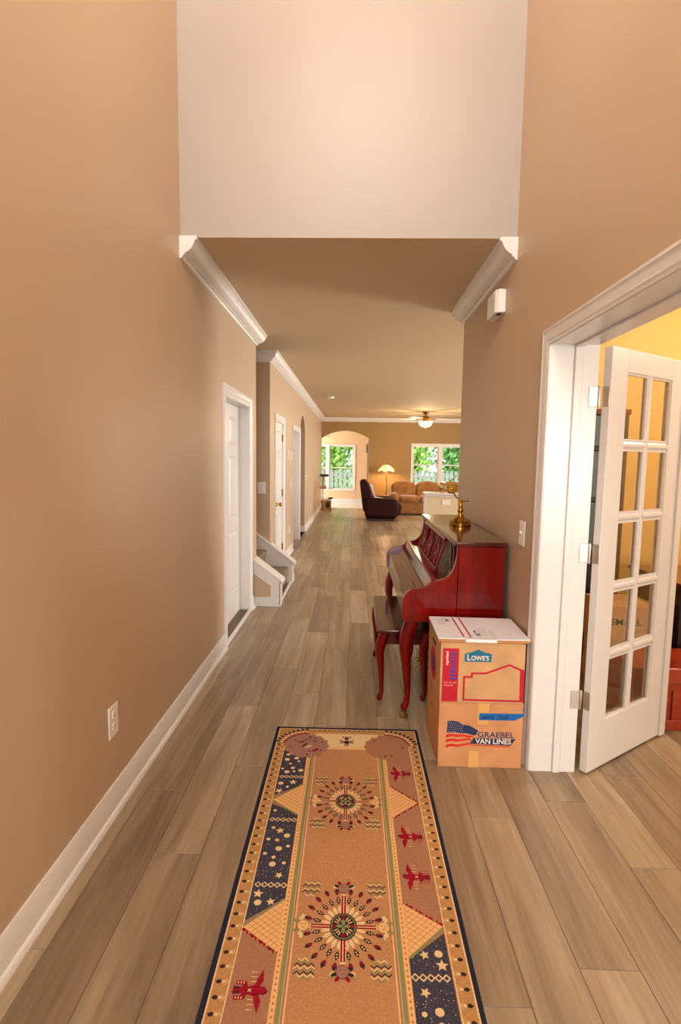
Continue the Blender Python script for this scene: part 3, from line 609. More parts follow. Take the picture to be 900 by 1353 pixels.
# stripes beside the centre field
rp = RP()
for sx in (-1, 1):
    a = lambda m, p, q, l: rp.r(m, min(sx * p, sx * q), max(sx * p, sx * q), -1.05, 1.05, l)
    a(LATT, 0.155, 0.200, 5); a(ROSE, 0.160, 0.166, 6); a(GREEN, 0.168, 0.181, 6); a(LATTD, 0.1815, 0.183, 6)
    v = -1.04
    while v < 1.04:
        rp.p(LATTD, [(sx * 0.187, v), (sx * 0.191, v + 0.005), (sx * 0.195, v), (sx * 0.191, v - 0.005)], 6); v += 0.018
rp.build('stripe')
rp = RP(); rp.r(FIELD, -0.155, 0.155, -1.05, 1.05, 6); rp.build('centre_field')
def rot2(pts, s): return [(s * x, s * y) for x, y in pts]
for s in (1, -1):
    # end panel
    rp = RP(); rp.p(CREAM, rot2([(-0.17, 1.05), (0.17, 1.05), (0.17, 1.2), (-0.17, 1.2)], s), 5); rp.p(LATT, rot2([(-0.155, 1.045), (0.155, 1.045), (0.155, 1.062), (-0.155, 1.062)], s), 7)
    cx, cy = 0.0, s * 1.128
    rp.p(ROSE, [(cx - 0.012, cy - 0.05), (cx + 0.012, cy - 0.05), (cx + 0.008, cy + 0.05), (cx - 0.008, cy + 0.05)], 7)
    for q in (-1, 1):
        rp.p(ROSE, [(cx, cy - 0.006), (cx + q * 0.045, cy + 0.020), (cx + q * 0.032, cy - 0.002), (cx + q * 0.040, cy - 0.022), (cx, cy - 0.024)], 7)
        rp.p(ROSE, [(cx, cy + 0.03), (cx + q * 0.028, cy + 0.052), (cx + q * 0.022, cy + 0.032), (cx, cy + 0.016)], 7)
    rp.build('end_panel')
    # corner roundels
    for q in (-1, 1):
        rp = RP(); cx, cy = q * 0.208, 1.075
        pts = []
        for i in range(40):
            a = 2 * PI * i / 40; r = 0.112 + (0.006 * math.cos(a * 14) if (q * math.cos(a) < 0.3 or math.sin(a) < 0) else 0.004)
            pts.append((cx + r * math.cos(a) * 1.02, cy + r * math.sin(a)))
        rp.p(MAUVE if q * s > 0 else ROSE, rot2(pts, s), 8)
        arc = []
        for i in range(15):
            a = math.radians(8 + 84 * i / 14); arc.append((a, 0.121, 0.130))
        rp.p(RED, rot2([(cx + q * r1 * math.cos(a), cy + r1 * math.sin(a)) for a, r0_, r1 in arc] + [(cx + q * r0_ * math.cos(a), cy + r0_ * math.sin(a)) for a, r0_, r1 in reversed(arc)], s), 9)
        for i in range(9):
            a = math.radians(14 + 72 * i / 8); d = (q * math.cos(a), math.sin(a))
            ang = math.atan2(s * d[1], s * d[0])
            feather(rp, CREAM, s * (cx + 0.141 * d[0]), s * (cy + 0.141 * d[1]), ang, 0.024, 0.016, 9)
            feather(rp, DARK, s * (cx + 0.163 * d[0]), s * (cy + 0.163 * d[1]), ang, 0.028, 0.015, 9)
        rnd = random.Random(5 + q)
        for i in range(16):
            a = rnd.uniform(0, 2 * PI); r = 0.06 if i % 2 else 0.085
            feather(rp, DARK if q * s < 0 else (LATTD if i % 4 else DARK), s * (cx + r * math.cos(a)), s * (cy + r * math.sin(a)), a, 0.018, 0.009, 10)
        if q * s < 0:
            rp.p(RED, rot2(ell(cx + q * 0.03, cy + 0.035, 0.016, 0.008, 8, 0.4), s), 11); rp.p(RED, rot2(ell(cx - q * 0.045, cy - 0.045, 0.020, 0.009, 8, 0.6), s), 11)
            feather(rp, CREAM, s * (cx - q * 0.01), s * (cy - 0.01), 0.6, 0.055, 0.014, 11); feather(rp, DARK, s * (cx + q * 0.012), s * (cy + 0.004), 1.0, 0.06, 0.012, 10)
        rp.build('corner_roundel')
    # navy night-sky panels
    def sky(poly, seed, chain):
        rp = RP(); rp.p(SKY, rot2(poly, s), 5); rnd = random.Random(seed)
        x0 = max(min(p[0] for p in poly), -0.318); x1 = max(p[0] for p in poly); y0 = min(p[1] for p in poly); y1 = max(p[1] for p in poly)
        def inside(x, y, mg=0.010):
            ok = True
            for dx, dy in ((mg, 0), (-mg, 0), (0, mg), (0, -mg)):
                c = False
                for i in range(len(poly)):
                    a, b = poly[i], poly[i - 1]
                    if (a[1] > y + dy) != (b[1] > y + dy) and x + dx < (b[0] - a[0]) * (y + dy - a[1]) / (b[1] - a[1]) + a[0]: c = not c
                ok = ok and c
            return ok
        placed = []
        for cyv in chain:
            for i in range(5):
                x = x0 + 0.014 + i * (x1 - x0 - 0.026) / 4; o_, i_ = 0.013, 0.0075
                for k in range(4):
                    a0, a1 = PI / 2 * k, PI / 2 * (k + 1)
                    rp.p(CREAM, rot2([(x + o_ * math.cos(a0), cyv + o_ * math.sin(a0)), (x + o_ * math.cos(a1), cyv + o_ * math.sin(a1)), (x + i_ * math.cos(a1), cyv + i_ * math.sin(a1)), (x + i_ * math.cos(a0), cyv + i_ * math.sin(a0))], s), 6)
                placed.append((x, cyv, 0.02))
        for k in range(260):
            big = k < 90; r = rnd.choice((0.011, 0.013, 0.008)) if big else 0.0018
            x, y = rnd.uniform(x0, x1), rnd.uniform(y0, y1)
            if not inside(x, y, r + 0.003): continue
            if any((x - a) ** 2 + (y - b) ** 2 < (r + c + 0.004) ** 2 for a, b, c in placed): continue
            if big and k % 5 == 0: star(rp, CREAM, s * x, s * y, r * 1.5, 6, rot=rnd.uniform(0, 2))
            elif big: rp.p(CREAM, rot2(ell(x, y, r, r * 0.95, 10), s), 6)
            else: rp.p(CREAM, rot2(ell(x, y, r, r, 4), s), 6)
            placed.append((x, y, r * (1.5 if big else 1)))
        rp.build('night_sky_panel')
    sky([(-0.321, 0.012), (-0.201, 0.105), (-0.201, 0.54), (-0.321, 0.60)], 3, (0.16, 0.50))
    sky([(-0.321, 0.660), (-0.201, 0.735), (-0.201, 0.97), (-0.321, 1.03)], 9, (0.80,))
    # lattice triangles
    for (apex, va, vb, scal, sidex) in (((-0.320, 0.627), 0.535, 0.738, GREEN, -1), ((0.316, 0.630), 0.530, 0.742, RED, 1), ((0.322, 0.012), -0.098, 0.096, None, 1)):
        rp = RP(); ix = sidex * 0.200
        rp.p(LATT, rot2([apex, (ix, va), (ix, vb)], s), 7)
        n = 9
        for i in range(1, n):   # crossing lattice lines parallel to the two slanted sides
            t = i / n; w = 0.0011
            P = lambda a, b, t: (a[0] + (b[0] - a[0]) * t, a[1] + (b[1] - a[1]) * t)
            A, B, C = apex, (ix, va), (ix, vb)
            for (p, q) in ((P(A, B, t), P(C, B, t)), (P(A, C, t), P(B, C, t))):
                rp.p(LATTD, rot2([(p[0], p[1] - w), (q[0], q[1] - w), (q[0], q[1] + w), (p[0], p[1] + w)], s), 8)
        for (e0, e1, sgn, mt) in ((apex, (ix, vb), 1, scal), (apex, (ix, va), -1, scal)):
            m_ = mt if mt is not None else (RED if sgn > 0 else GREEN)
            for i in range(8):
                t = (i + 0.5) / 8; x = e0[0] + (e1[0] - e0[0]) * t; y = e0[1] + (e1[1] - e0[1]) * t
                rp.p(m_, rot2(ell(x, y + sgn * 0.002, 0.010, 0.008, 8), s), 6)
                if m_ == RED and i % 2: rp.p(CREAM, rot2(ell(x, y + sgn * 0.005, 0.003, 0.003, 5), s), 7)
        rp.build('lattice_triangle')
    # thunderbirds, heads towards the centre line
    for vb in (0.845, 0.419, 0.214):
        rp = RP(); B = lambda pts: rot2([(0.262 + x, vb + y) for x, y in pts], s)
        rp.p(RED, B([(-0.050, 0), (-0.040, 0.012), (-0.022, 0.012), (-0.010, 0.014), (0.012, 0.010), (0.012, -0.010), (-0.010, -0.014), (-0.022, -0.012), (-0.040, -0.012)]), 7)
        for q in (1, -1):
            rp.p(RED, B([(-0.026, q * 0.010), (-0.036, q * 0.030), (-0.030, q * 0.064), (-0.020, q * 0.040), (-0.008, q * 0.012)]), 7)
            rp.p(RED, B([(0.006, q * 0.008), (0.012, q * 0.026), (0.040, q * 0.028), (0.044, q * 0.016), (0.024, q * 0.015), (0.020, q * 0.008)]), 7)
            for k in range(3): rp.p(CREAM, B(ell(0.020 + 0.008 * k, q * 0.0215, 0.0022, 0.004, 5)), 8)
            for k in range(6): rp.p(CREAM if k % 2 else LATTD, B([(-0.016 + 0.001 * k, q * (0.017 + 0.007 * k)), (0.002, q * (0.017 + 0.007 * k)), (0.002, q * (0.0195 + 0.007 * k)), (-0.016, q * (0.0195 + 0.007 * k))]), 8)
        rp.p(RED, B([(0.012, 0.009), (0.048, 0.012), (0.048, -0.012), (0.012, -0.009)]), 7); rp.p(DARK, B([(0.030, 0.008), (0.046, 0.009), (0.046, 0.004), (0.030, 0.003)]), 8); rp.p(DARK, B([(0.030, -0.003), (0.046, -0.004), (0.046, -0.009), (0.030, -0.008)]), 8)
        rp.p(CREAM, B([(-0.006, 0.006), (0, 0.002), (0.006, 0.006), (0.003, 0), (0.006, -0.006), (0, -0.002), (-0.006, -0.006), (-0.003, 0)]), 9)
        feather(rp, DARK, *B([(-0.046, 0.006)])[0], 0.8, 0.02, 0.005, 8)
        rp.build('thunderbird')
# medallions
for mv in (0.627, 0.0, -0.627):
    rp = RP(); T = lambda pts: [(x, mv + y) for x, y in pts]
    for q in range(4):
        for k in range(5):
            a = PI / 2 * q + math.radians(12 + 66 * k / 4); c, s2 = math.cos(a), math.sin(a)
            feather(rp, LATTD, 0.095 * c, mv + 0.115 * s2, math.atan2(1.15 * s2, c), 0.11, 0.003, 7)
            feather(rp, CREAM, 0.058 * c, mv + 0.068 * s2, math.atan2(1.15 * s2, c), 0.036, 0.014, 8)
            feather(rp, DARK, 0.088 * c, mv + 0.104 * s2, math.atan2(1.15 * s2, c), 0.032, 0.014, 8)
            rp.p(CREAM, T(ell(0.084 * c, 0.100 * s2, 0.003, 0.003, 5)), 9); rp.p(CREAM, T(ell(0.092 * c, 0.109 * s2, 0.003, 0.003, 5)), 9)
            R0, R1 = (0.122, 0.146) if k in (1, 2, 3) else (0.118, 0.140)
            feather(rp, DARK, R0 * c, mv + R1 * s2, math.atan2(1.15 * s2, c), 0.030, 0.015, 8); feather(rp, RED, R0 * c * 0.97, mv + R1 * s2 * 0.97, math.atan2(1.15 * s2, c), 0.012, 0.012, 9)
            if k in (0, 4):
                feather(rp, CREAM, R0 * c * 1.17, mv + R1 * s2 * 1.17, math.atan2(s2, c), 0.022, 0.020, 8); feather(rp, GREEN, R0 * c * 1.23, mv + R1 * s2 * 1.23, math.atan2(s2, c) + 0.7, 0.016, 0.007, 9)
        # corner plumes: chevrons
        sx, sy = (1, 1, -1, -1)[q], (1, -1, -1, 1)[q]
        for k in range(8):
            for j in range(6):
                x = sx * (0.088 + 0.0105 * j); y = sy * (0.118 + 0.0085 * k)
                if j + k < 2 or j + k > 10 or (j == 5 and k < 2) or (j == 0 and k > 6): continue
                m_ = (CREAM, GREEN, DARK)[k % 3]
                z = 0.0045 if j % 2 else -0.0045
                rp.p(m_, T([(x - 0.0052, y - z), (x + 0.0052, y + z), (x + 0.0052, y + z + 0.0048), (x - 0.0052, y - z + 0.0048)]), 8)
        # cross arms
        a = PI / 2 * q; c, s2 = round(math.cos(a)), round(math.sin(a)); le = 0.112 if c else 0.128
        def arm(m, w0, w1, l0, l1, lay):
            pts = [(l0, w0), (l1, w0), (l1, w1), (l0, w1)]; rp.p(m, T([(x * c - y * s2, x * s2 + y * c) for x, y in pts]), lay)
        arm(CREAM, -0.0095, 0.0095, 0.040, le, 9); arm(RED, -0.0075, -0.0018, 0.044, le - 0.006, 10); arm(RED, 0.0018, 0.0075, 0.044, le - 0.006, 10)
        fx, fy = (0.130 * c, 0.152 * s2)
        rp.p(DARK, T(ell(fx, fy, 0.0205, 0.0215, 16)), 10); rp.p(LATT if c else ROSE, T(ell(fx, fy, 0.019, 0.020, 16)), 11)
        for ex, ey in ((-0.006, 0.004), (0.006, 0.004), (0.0, -0.007)): rp.p(DARK, T([(fx + ex - 0.0035, fy + ey), (fx + ex + 0.0035, fy + ey), (fx + ex + 0.0035, fy + ey + 0.0016), (fx + ex - 0.0035, fy + ey + 0.0016)]), 12)
        for k in (-2, -1, 1, 2):
            b = a + k * 0.62; feather(rp, (GREEN if c else RED) if abs(k) == 1 else (CREAM if c else DARK), fx + 0.027 * math.cos(b), mv + fy + 0.028 * math.sin(b), b, 0.022, 0.012, 11)
    rp.p(DARK, T(ell(0, 0, 0.044, 0.050, 24)), 11); rp.p(GREEN, T(ell(0, 0, 0.040, 0.046, 24)), 12); rp.p(DARK, T(ell(0, 0, 0.037, 0.043, 24)), 13)
    for q in range(4):
        a = PI / 2 * q; feather(rp, GREEN, 0.013 * math.cos(a), mv + 0.015 * math.sin(a), a, 0.026, 0.013, 14); feather(rp, RED, 0.030 * math.cos(a), mv + 0.035 * math.sin(a), a, 0.014, 0.014, 14)
        for d in (-0.3, 0, 0.3):
            b = a + PI / 4 + d; feather(rp, CREAM, 0.026 * math.cos(b), mv + 0.030 * math.sin(b), b, 0.020, 0.004, 14)
    rp.build('medallion')

# ------------------------------------------------------------------ cardboard boxes beside the piano
def carton(name, label, x0, x1, y0, y1, z0, z1, m, handle=True):
    root = thing(name, label, 'box', ((x0 + x1) / 2, (y0 + y1) / 2, z0))
    t = 0.004
    b = MB(); b.box(x0, x1, y0, y1, z0, z1 - t); b.build('body', m, root, bevel=0.004)
    ym = (y0 + y1) / 2
    for a, c in ((y0, ym - 0.0015), (ym + 0.0015, y1)):
        f = MB(); f.box(x0 + 0.001, x1 - 0.001, a, c, z1 - t, z1); f.build('flap', m, root, bevel=0.001)
    if handle:
        h = MB(); yc = ym; h.prism([(yc - 0.045 + 0.0, z1 - 0.075), (yc + 0.045, z1 - 0.075), (yc + 0.055, z1 - 0.062), (yc + 0.045, z1 - 0.049), (yc - 0.045, z1 - 0.049), (yc - 0.055, z1 - 0.062)], 'x', x0 - 0.0008, x0 + 0.001); h.build('handle_hole', M_slot, root, smooth=False)
    return root
# lower carton: van line print
BX0, BX1, BY0, BY1, BH = 0.436, 0.848, 2.495, 2.890, 0.333
lo = carton('moving_box', 'orange-brown moving carton with flag print and blue tape, on the floor', BX0, BX1, BY0, BY1, 0.0, BH, M_card2, False)
def FP(lay):
    return lambda fx, fz: (BX0 + fx * (BX1 - BX0), BY0 - 0.0006 - 0.0004 * lay, fz * BH)
def px2(x, y): return ((x + 15) / 853.0, (692 - y) / 647.0)
tp = MB(); flat(tp, [px2(380, 46), px2(490, 50), px2(484, 256), px2(380, 252)], FP(0)); tp.build('packing_tape', M_tape, lo, smooth=False); tp = MB(); flat(tp, [px2(302, 522), px2(400, 524), px2(398, 690), px2(300, 690)], FP(0)); tp.build('packing_tape', M_tape, lo, smooth=False)
pr = MB()
flat(pr, [px2(*p) for p in ((75, 230), (130, 226), (190, 236), (232, 264), (290, 268), (340, 292), (390, 318), (362, 368), (320, 360), (262, 348), (210, 352), (150, 340), (72, 346))], FP(1), 0)
for k, (a, b) in enumerate(((368, 398), (415, 445), (468, 508))):
    yy = [a, a - 14, a - 6, a - 8 + 4 * k * -1, a + 2 - 26 * (k > 0), a + 6 - 40 * (k > 1)]; xs = [64, 120, 180, 240, 300, 345 - 14 * k]
    top = [(xs[i], yy[i]) for i in range(6)]; th = [30, 28, 26, 22, 20, 10]
    bot = [(xs[i] - 2, yy[i] + th[i]) for i in reversed(range(6))]
    flat(pr, [px2(*p) for p in top + bot], FP(1), 1)
flat(pr, [px2(*p) for p in ((345, 390), (770, 394), (716, 462), (310, 450))], FP(1), 0)
flat(pr, [px2(*p) for p in ((312, 458), (714, 470), (708, 480), (308, 468))], FP(1), 1)
rnd = random.Random(4)
for r in range(5):
    for c in range(7):
        x, y = 90 + c * 22 + (r % 2) * 10, 246 + r * 21 + c * 2.2
        if x < 235: 
            f = px2(x, y); flat(pr, [(f[0] + 0.0042 * math.cos(2 * PI * i / 6), f[1] + 0.0052 * math.sin(2 * PI * i / 6)) for i in range(6)], FP(2), 2)
pr.build('flag_print', [M_navyp, M_redf, M_wprint], lo, smooth=False, fixn=False)
def ftext(name, body, a, b, h, m, par, lay, bold=0.0, tilt=0.0, mapf=FP, shear=0.0):
    W = (b[0] - a[0]) * (BX1 - BX0); H = h * BH; F = mapf(lay)
    return text_mesh(name, body, W, H, m, par, lambda x, y: F(a[0] + x / (BX1 - BX0), a[1] + y / BH + tilt * x), bold, shear)
ftext('lettering', 'GRAEBEL', px2(384, 384), px2(752, 384), 0.086, M_navyp, lo, 2, 0.012)
ftext('lettering', 'VAN LINES', px2(362, 448), px2(722, 448), 0.082, M_wprint, lo, 3, 0.016)
tp = MB(); flat(tp, [px2(*p) for p in ((390, 144), (842, 140), (842, 166), (748, 210), (390, 213))], FP(1)); flat(tp, [px2(*p) for p in ((828, 82), (842, 80), (842, 130), (828, 132))], FP(1)); tp.build('painter_tape', M_btape, lo, smooth=False)
ftext('handwriting', 'work  Stuff', px2(418, 200), px2(690, 200), 0.062, M_ink, lo, 3, 0.0, 0.0, FP, 0.2)
# upper carton: house outline print
UX0, UX1, UY0, UY1, UZ0, UZ1 = 0.434, 0.842, 2.492, 2.885, BH, 0.632
up = carton('moving_box', 'tan moving carton with red house outline, stacked on the flag-print carton', UX0, UX1, UY0, UY1, UZ0, UZ1, M_card)
UW, UH = UX1 - UX0, UZ1 - UZ0
def FU(lay): return lambda fx, fz: (UX0 + fx * UW, UY0 - 0.0006 - 0.0004 * lay, UZ0 + fz * UH)
pr = MB(); flat(pr, [(0.025, 0.02), (0.215, 0.02), (0.218, 0.915), (0.028, 0.915)], FU(1), 0)
pr.build('red_band', [M_red], up, smooth=False)
house = [(0.275, 0.04), (0.275, 0.455), (0.365, 0.460), (0.365, 0.520), (0.54, 0.525), (0.815, 0.675), (0.965, 0.585), (0.975, 0.035)]
pr = MB(); cxh, czh = 0.62, 0.30
def inset(pts, d):
    out = []; n = len(pts)
    P = [(p[0] * UW, p[1] * UH) for p in pts]
    for i in range(n):
        a, b, c = Vector(P[i - 1]), Vector(P[i]), Vector(P[(i + 1) % n])
        d1 = (b - a).normalized(); d2 = (c - b).normalized(); n1 = Vector((d1.y, -d1.x)); n2 = Vector((d2.y, -d2.x))
        q = b + (n1 + n2) / (1 + n1.dot(n2)) * d; out.append((q.x / UW, q.y / UH))
    return out
inn = inset(house, 0.0095)
for i in range(len(house)):
    j = (i + 1) % len(house); flat(pr, [house[i], house[j], inn[j], inn[i]], FU(1), 0)
flat(pr, [(0.962, 0.04), (0.999, 0.03), (0.999, 0.575), (0.965, 0.585)], FU(2), 0)
pr.build('house_outline', [M_red], up, smooth=False, fixn=False)
pr = MB(); flat(pr, [(0.285, 0.70), (0.60, 0.70), (0.60, 0.835), (0.575, 0.835), (0.575, 0.85), (0.535, 0.85), (0.445, 0.905), (0.355, 0.85), (0.315, 0.85), (0.315, 0.835), (0.285, 0.835)], FU(1), 0)
pr.build('logo_panel', [M_blue], up, smooth=False)
def utext(name, body, fx, fz, fw, fh, m, lay=2, bold=0.0, down=False):
    F = FU(lay)
    if down: return text_mesh(name, body, fh * UH, fw * UW, m, up, lambda x, y: F(fx + y / UW, fz - x / UH), bold)
    return text_mesh(name, body, fw * UW, fh * UH, m, up, lambda x, y: F(fx + x / UW, fz + y / UH), bold)
utext('lettering', "L", 0.315, 0.722, 0.040, 0.100, M_wprint, 2, 0.02); utext('lettering', "OWE'S", 0.362, 0.722, 0.208, 0.082, M_wprint, 2, 0.02)
utext('lettering', 'small', 0.118, 0.865, 0.085, 0.475, M_purple, 2, 0.03, True)
utext('lettering', 'peque\u00f1o', 0.058, 0.862, 0.045, 0.23, M_wprint, 2, 0.02, True)
utext('lettering', '16" x 12" x 12"', 0.05, 0.33, 0.145, 0.026, M_wprint, 2); utext('lettering', '1.3 cu. ft.', 0.05, 0.285, 0.11, 0.028, M_wprint, 2)
pr = MB()   # red and violet roundel on the carton's left side
pr.add([(UX0 - 0.0008, 2.70 + 0.09 * math.cos(2 * PI * i / 20), UZ0 + 0.12 + 0.085 * math.sin(2 * PI * i / 20)) for i in range(20)], [list(range(20))], 0)
pr.add([(UX0 - 0.0012, 2.70 + 0.05 * math.cos(2 * PI * i / 16), UZ0 + 0.12 + 0.045 * math.sin(2 * PI * i / 16)) for i in range(16)], [list(range(16))], 1)
pr.build('side_print', [M_red, M_purple], up, smooth=False)
# flattened white mailing box on top
MZ = UZ1
ml = thing('mailing_box', 'flat white mailing box with red stripes lying on the tan carton', 'box', (0.64, 2.68, MZ))
MXA = [(0.424, 2.512), (0.866, 2.505), (0.868, 2.850), (0.428, 2.866)]
b = MB(); b.prism(MXA, 'z', MZ + 0.0005, MZ + 0.014); b.build('board', M_cardedge, ml)
b = MB(); b.prism([(p[0] + (0.001 if p[0] > 0.6 else -0.001), p[1]) for p in MXA], 'z', MZ + 0.014, MZ + 0.0185); b.prism([(0.555, 2.502), (0.705, 2.500), (0.705, 2.5125), (0.555, 2.5125)], 'z', MZ + 0.002, MZ + 0.0185); b.build('top_sheet', M_paper, ml)
FT = lambda x, y: (x, y, MZ + 0.019)
for xa in (0.548, 0.582): pr = MB(); flat(pr, [(xa, 2.530), (xa + 0.008, 2.530), (xa + 0.008, 2.85), (xa, 2.85)], FT, 0); pr.build('red_stripe', M_red, ml, smooth=False, fixn=False)
pr = MB()
rnd = random.Random(8)
for (xx, ya, yb, n) in ((0.465, 2.72, 2.84, 3), (0.640, 2.55, 2.70, 4), (0.695, 2.53, 2.65, 2), (0.79, 2.56, 2.64, 1), (0.80, 2.76, 2.81, 1)):
    for k in range(n): flat(pr, [(xx + 0.012 * k, ya), (xx + 0.012 * k + 0.002, ya), (xx + 0.012 * k + 0.002, yb - rnd.uniform(0, 0.04)), (xx + 0.012 * k, yb - rnd.uniform(0, 0.04))], FT, 1)
for (xa, ya, w, l) in ((0.505, 2.775, 0.02, 0.05), (0.620, 2.55, 0.018, 0.045)):
    for k in range(4): flat(pr, [(xa + 0.005 * k, ya), (xa + 0.005 * k + 0.003, ya), (xa + 0.005 * k + 0.003, ya + l - 0.008 * (k % 2)), (xa + 0.005 * k, ya + l - 0.008 * (k % 2))], FT, 2)
flat(pr, [(0.615, 2.60), (0.625, 2.598), (0.628, 2.632), (0.618, 2.634)], FT, 3)
pr.build('small_print', [M_red, M_greyink, M_ink, M_btape], ml, smooth=False, fixn=False)['kind'] = 'stuff'

# ------------------------------------------------------------------ piano
PY0, PY1 = 2.945, 4.42
pn = thing('upright_piano', 'glossy cherry red upright piano with cabriole legs against the hall wall', 'piano', (0.58, (PY0 + PY1) / 2, 0))
cheek = [(0.592, 0.592), (0.300, 0.592), (0.290, 0.60), (0.286, 0.64), (0.286, 0.690), (0.290, 0.722), (0.300, 0.748), (0.318, 0.768), (0.345, 0.781), (0.385, 0.788), (0.415, 0.795), (0.432, 0.808), (0.446, 0.824), (0.462, 0.831), (0.490, 0.834), (0.520, 0.842), (0.545, 0.860), (0.566, 0.890), (0.580, 0.930), (0.588, 0.980), (0.590, 1.030), (0.592, 1.030)]
for y0, y1 in ((PY0, PY0 + 0.035), (PY1 - 0.035, PY1)):
    b = MB(); b.prism(cheek, 'y', y0, y1); b.build('cheek', M_cherry, pn, bevel=0.004)
    b = MB(); b.box(0.5955, 0.855, y0, y1, 0.03, 1.030); b.build('side_panel', M_cherry, pn, bevel=0.003)
b = MB(); b.box(0.572, 0.866, PY0 - 0.012, PY1 + 0.012, 1.031, 1.056); b.build('lid', M_cherryd, pn, bevel=0.006, seg=3)
b = MB(); b.box(0.835, 0.855, PY0 + 0.035, PY1 - 0.035, 0.03, 1.03); b.build('back_panel', M_ebony, pn, smooth=False)
b = MB(); b.box(0.315, 0.60, PY0 + 0.035, PY1 - 0.035, 0.595, 0.655); b.build('key_bed', M_cherryd, pn, bevel=0.003)
b = MB(); b.box(0.300, 0.318, PY0 + 0.035, PY1 - 0.035, 0.600, 0.722); b.build('key_slip', M_cherryd, pn, bevel=0.004)
b = MB(); b.prism([(0.303, 0.723), (0.303, 0.733), (0.375, 0.755), (0.375, 0.743)], 'y', PY0 + 0.036, PY1 - 0.036); b.build('fallboard', M_cherryd, pn, bevel=0.002)
b = MB(); b.prism([(0.3765, 0.744), (0.3765, 0.7555), (0.418, 0.772), (0.418, 0.760)], 'y', PY0 + 0.036, PY1 - 0.036); b.build('fallboard', M_cherryd, pn, bevel=0.002)
b = MB(); b.prism([(0.420, 0.758), (0.420, 0.772), (0.452, 0.828), (0.466, 0.828), (0.466, 0.758)], 'y', PY0 + 0.036, PY1 - 0.036); b.build('fallboard', M_cherryd, pn, bevel=0.002)
b = MB(); b.box(0.448, 0.475, PY0 + 0.036, PY1 - 0.036, 0.829, 0.842); b.build('fallboard_edge', M_cherry, pn, bevel=0.003)
b = MB(); b.box(0.476, 0.66, PY0 + 0.036, PY1 - 0.036, 0.800, 0.815); b.build('shelf', M_cherryd, pn, smooth=False)
b = MB(); b.box(0.655, 0.670, PY0 + 0.036, PY1 - 0.036, 0.815, 1.03); b.build('upper_panel', M_fretback, pn, smooth=False)
b = MB(); b.box(0.640, 0.655, PY0 + 0.036, PY1 - 0.036, 0.03, 0.594); b.build('lower_panel', M_ebony, pn, smooth=False)
b = MB(); b.box(0.60, 0.64, PY0 + 0.036, PY1 - 0.036, 0.03, 0.10); b.build('toe_rail', M_cherryd, pn, bevel=0.003)
# music desk: leaning fretwork of crossing curved bars on a ledge
def desk_pt(y, t, d=0.0):   # t 0..1 up the leaning desk plane
    return (0.515 + 0.062 * t + d, y, 0.820 + 0.205 * t)
DY0, DY1 = PY0 + 0.30, PY1 - 0.28
b = MB(); b.prism([(0.478, 0.816), (0.478, 0.836), (0.488, 0.836), (0.492, 0.826), (0.530, 0.826), (0.530, 0.816)], 'y', DY0 - 0.02, DY1 + 0.02); b.build('music_ledge', M_cherry, pn, bevel=0.002)
def bar(pts, w=0.0075, n=8, name='fret_bar', m=None):
    b = MB(); b.tube([desk_pt(y, t) for y, t in pts], w, n); return b.build(name, m or M_cherry, pn)
def curve(p0, p1, bow, n=8):
    out = []
    for i in range(n + 1):
        t = i / n; y = p0[0] + (p1[0] - p0[0]) * t; z = p0[1] + (p1[1] - p0[1]) * t
        out.append((y + bow * math.sin(PI * t), z))
    return out
yc = (DY0 + DY1) / 2
for off in (-0.24, 0.04, 0.32):
    c = yc + off
    bar(curve((c - 0.09, 0.04), (c + 0.01, 0.98), -0.035)); bar(curve((c + 0.09, 0.04), (c - 0.01, 0.98), 0.035))
    bar(curve((c - 0.05, 0.04), (c - 0.075, 0.98), 0.05)); bar(curve((c + 0.05, 0.04), (c + 0.075, 0.98), -0.05))
for off in (-0.43, 0.45): bar(curve((yc + off, 0.02), (yc + off, 0.99), 0.0), 0.008)
bar([(DY0, 0.99), (DY1, 0.99)], 0.014, name='fret_rail'); bar([(DY0, 0.03), (DY1, 0.03)], 0.012, name='fret_rail')
b = MB()
for yy in (PY0 + 0.13, PY0 + 0.22): b.lathe([(0.015, 0.816), (0.02, 0.83), (0.010, 0.86), (0.014, 0.92), (0.010, 0.98), (0.018, 1.02), (0.016, 1.03)], (0.60, yy, 0), 10)
b.build('turned_column', M_cherryd, pn)
def cabriole(x, y, z0, z1, s=1.0, dx=-1, name='leg', m=None, parent=None):
    P = [(0.030, z1, 0.044), (0.018, z1 - 0.03, 0.043), (-0.004, z1 - 0.10 * s, 0.041), (-0.010, z1 - 0.17 * s, 0.034), (0.0, z0 + (z1 - z0) * 0.50, 0.026), (0.008, z0 + (z1 - z0) * 0.28, 0.020), (0.010, z0 + (z1 - z0) * 0.14, 0.0165), (0.006, z0 + 0.045, 0.019), (-0.004, z0 + 0.026, 0.024), (-0.006, z0 + 0.010, 0.022), (-0.006, z0, 0.014)]
    b = MB(); b.tube([(x - dx * p[0] * s if False else x + p[0] * s, y, p[1]) for p in P], [p[2] * s for p in P], 12)
    return b.build(name, m or M_cherry, parent)
for yy in (PY0 + 0.038, PY1 - 0.040):
    lg = cabriole(0.322, yy, 0.052, 0.592, 1.0, parent=pn)
    c = MB(); c.lathe([(0.010, 0.054), (0.014, 0.050), (0.014, 0.040), (0.008, 0.036)], (0.316, yy, 0), 12); c.lathe([(0.012, -0.010), (0.021, -0.008), (0.021, 0.008), (0.012, 0.010)], (0.312, yy, 0.0215), 14, axis='y'); c.build('caster', M_brassd, lg)
for dy in (-0.09, 0.0, 0.09):
    p = MB(); yy = 3.66 + dy; p.tube([(0.60, yy, 0.075), (0.545, yy, 0.078), (0.510, yy, 0.066), (0.475, yy, 0.062)], [0.007, 0.008, 0.013, 0.012], 10); p.build('pedal', M_brass, pn)

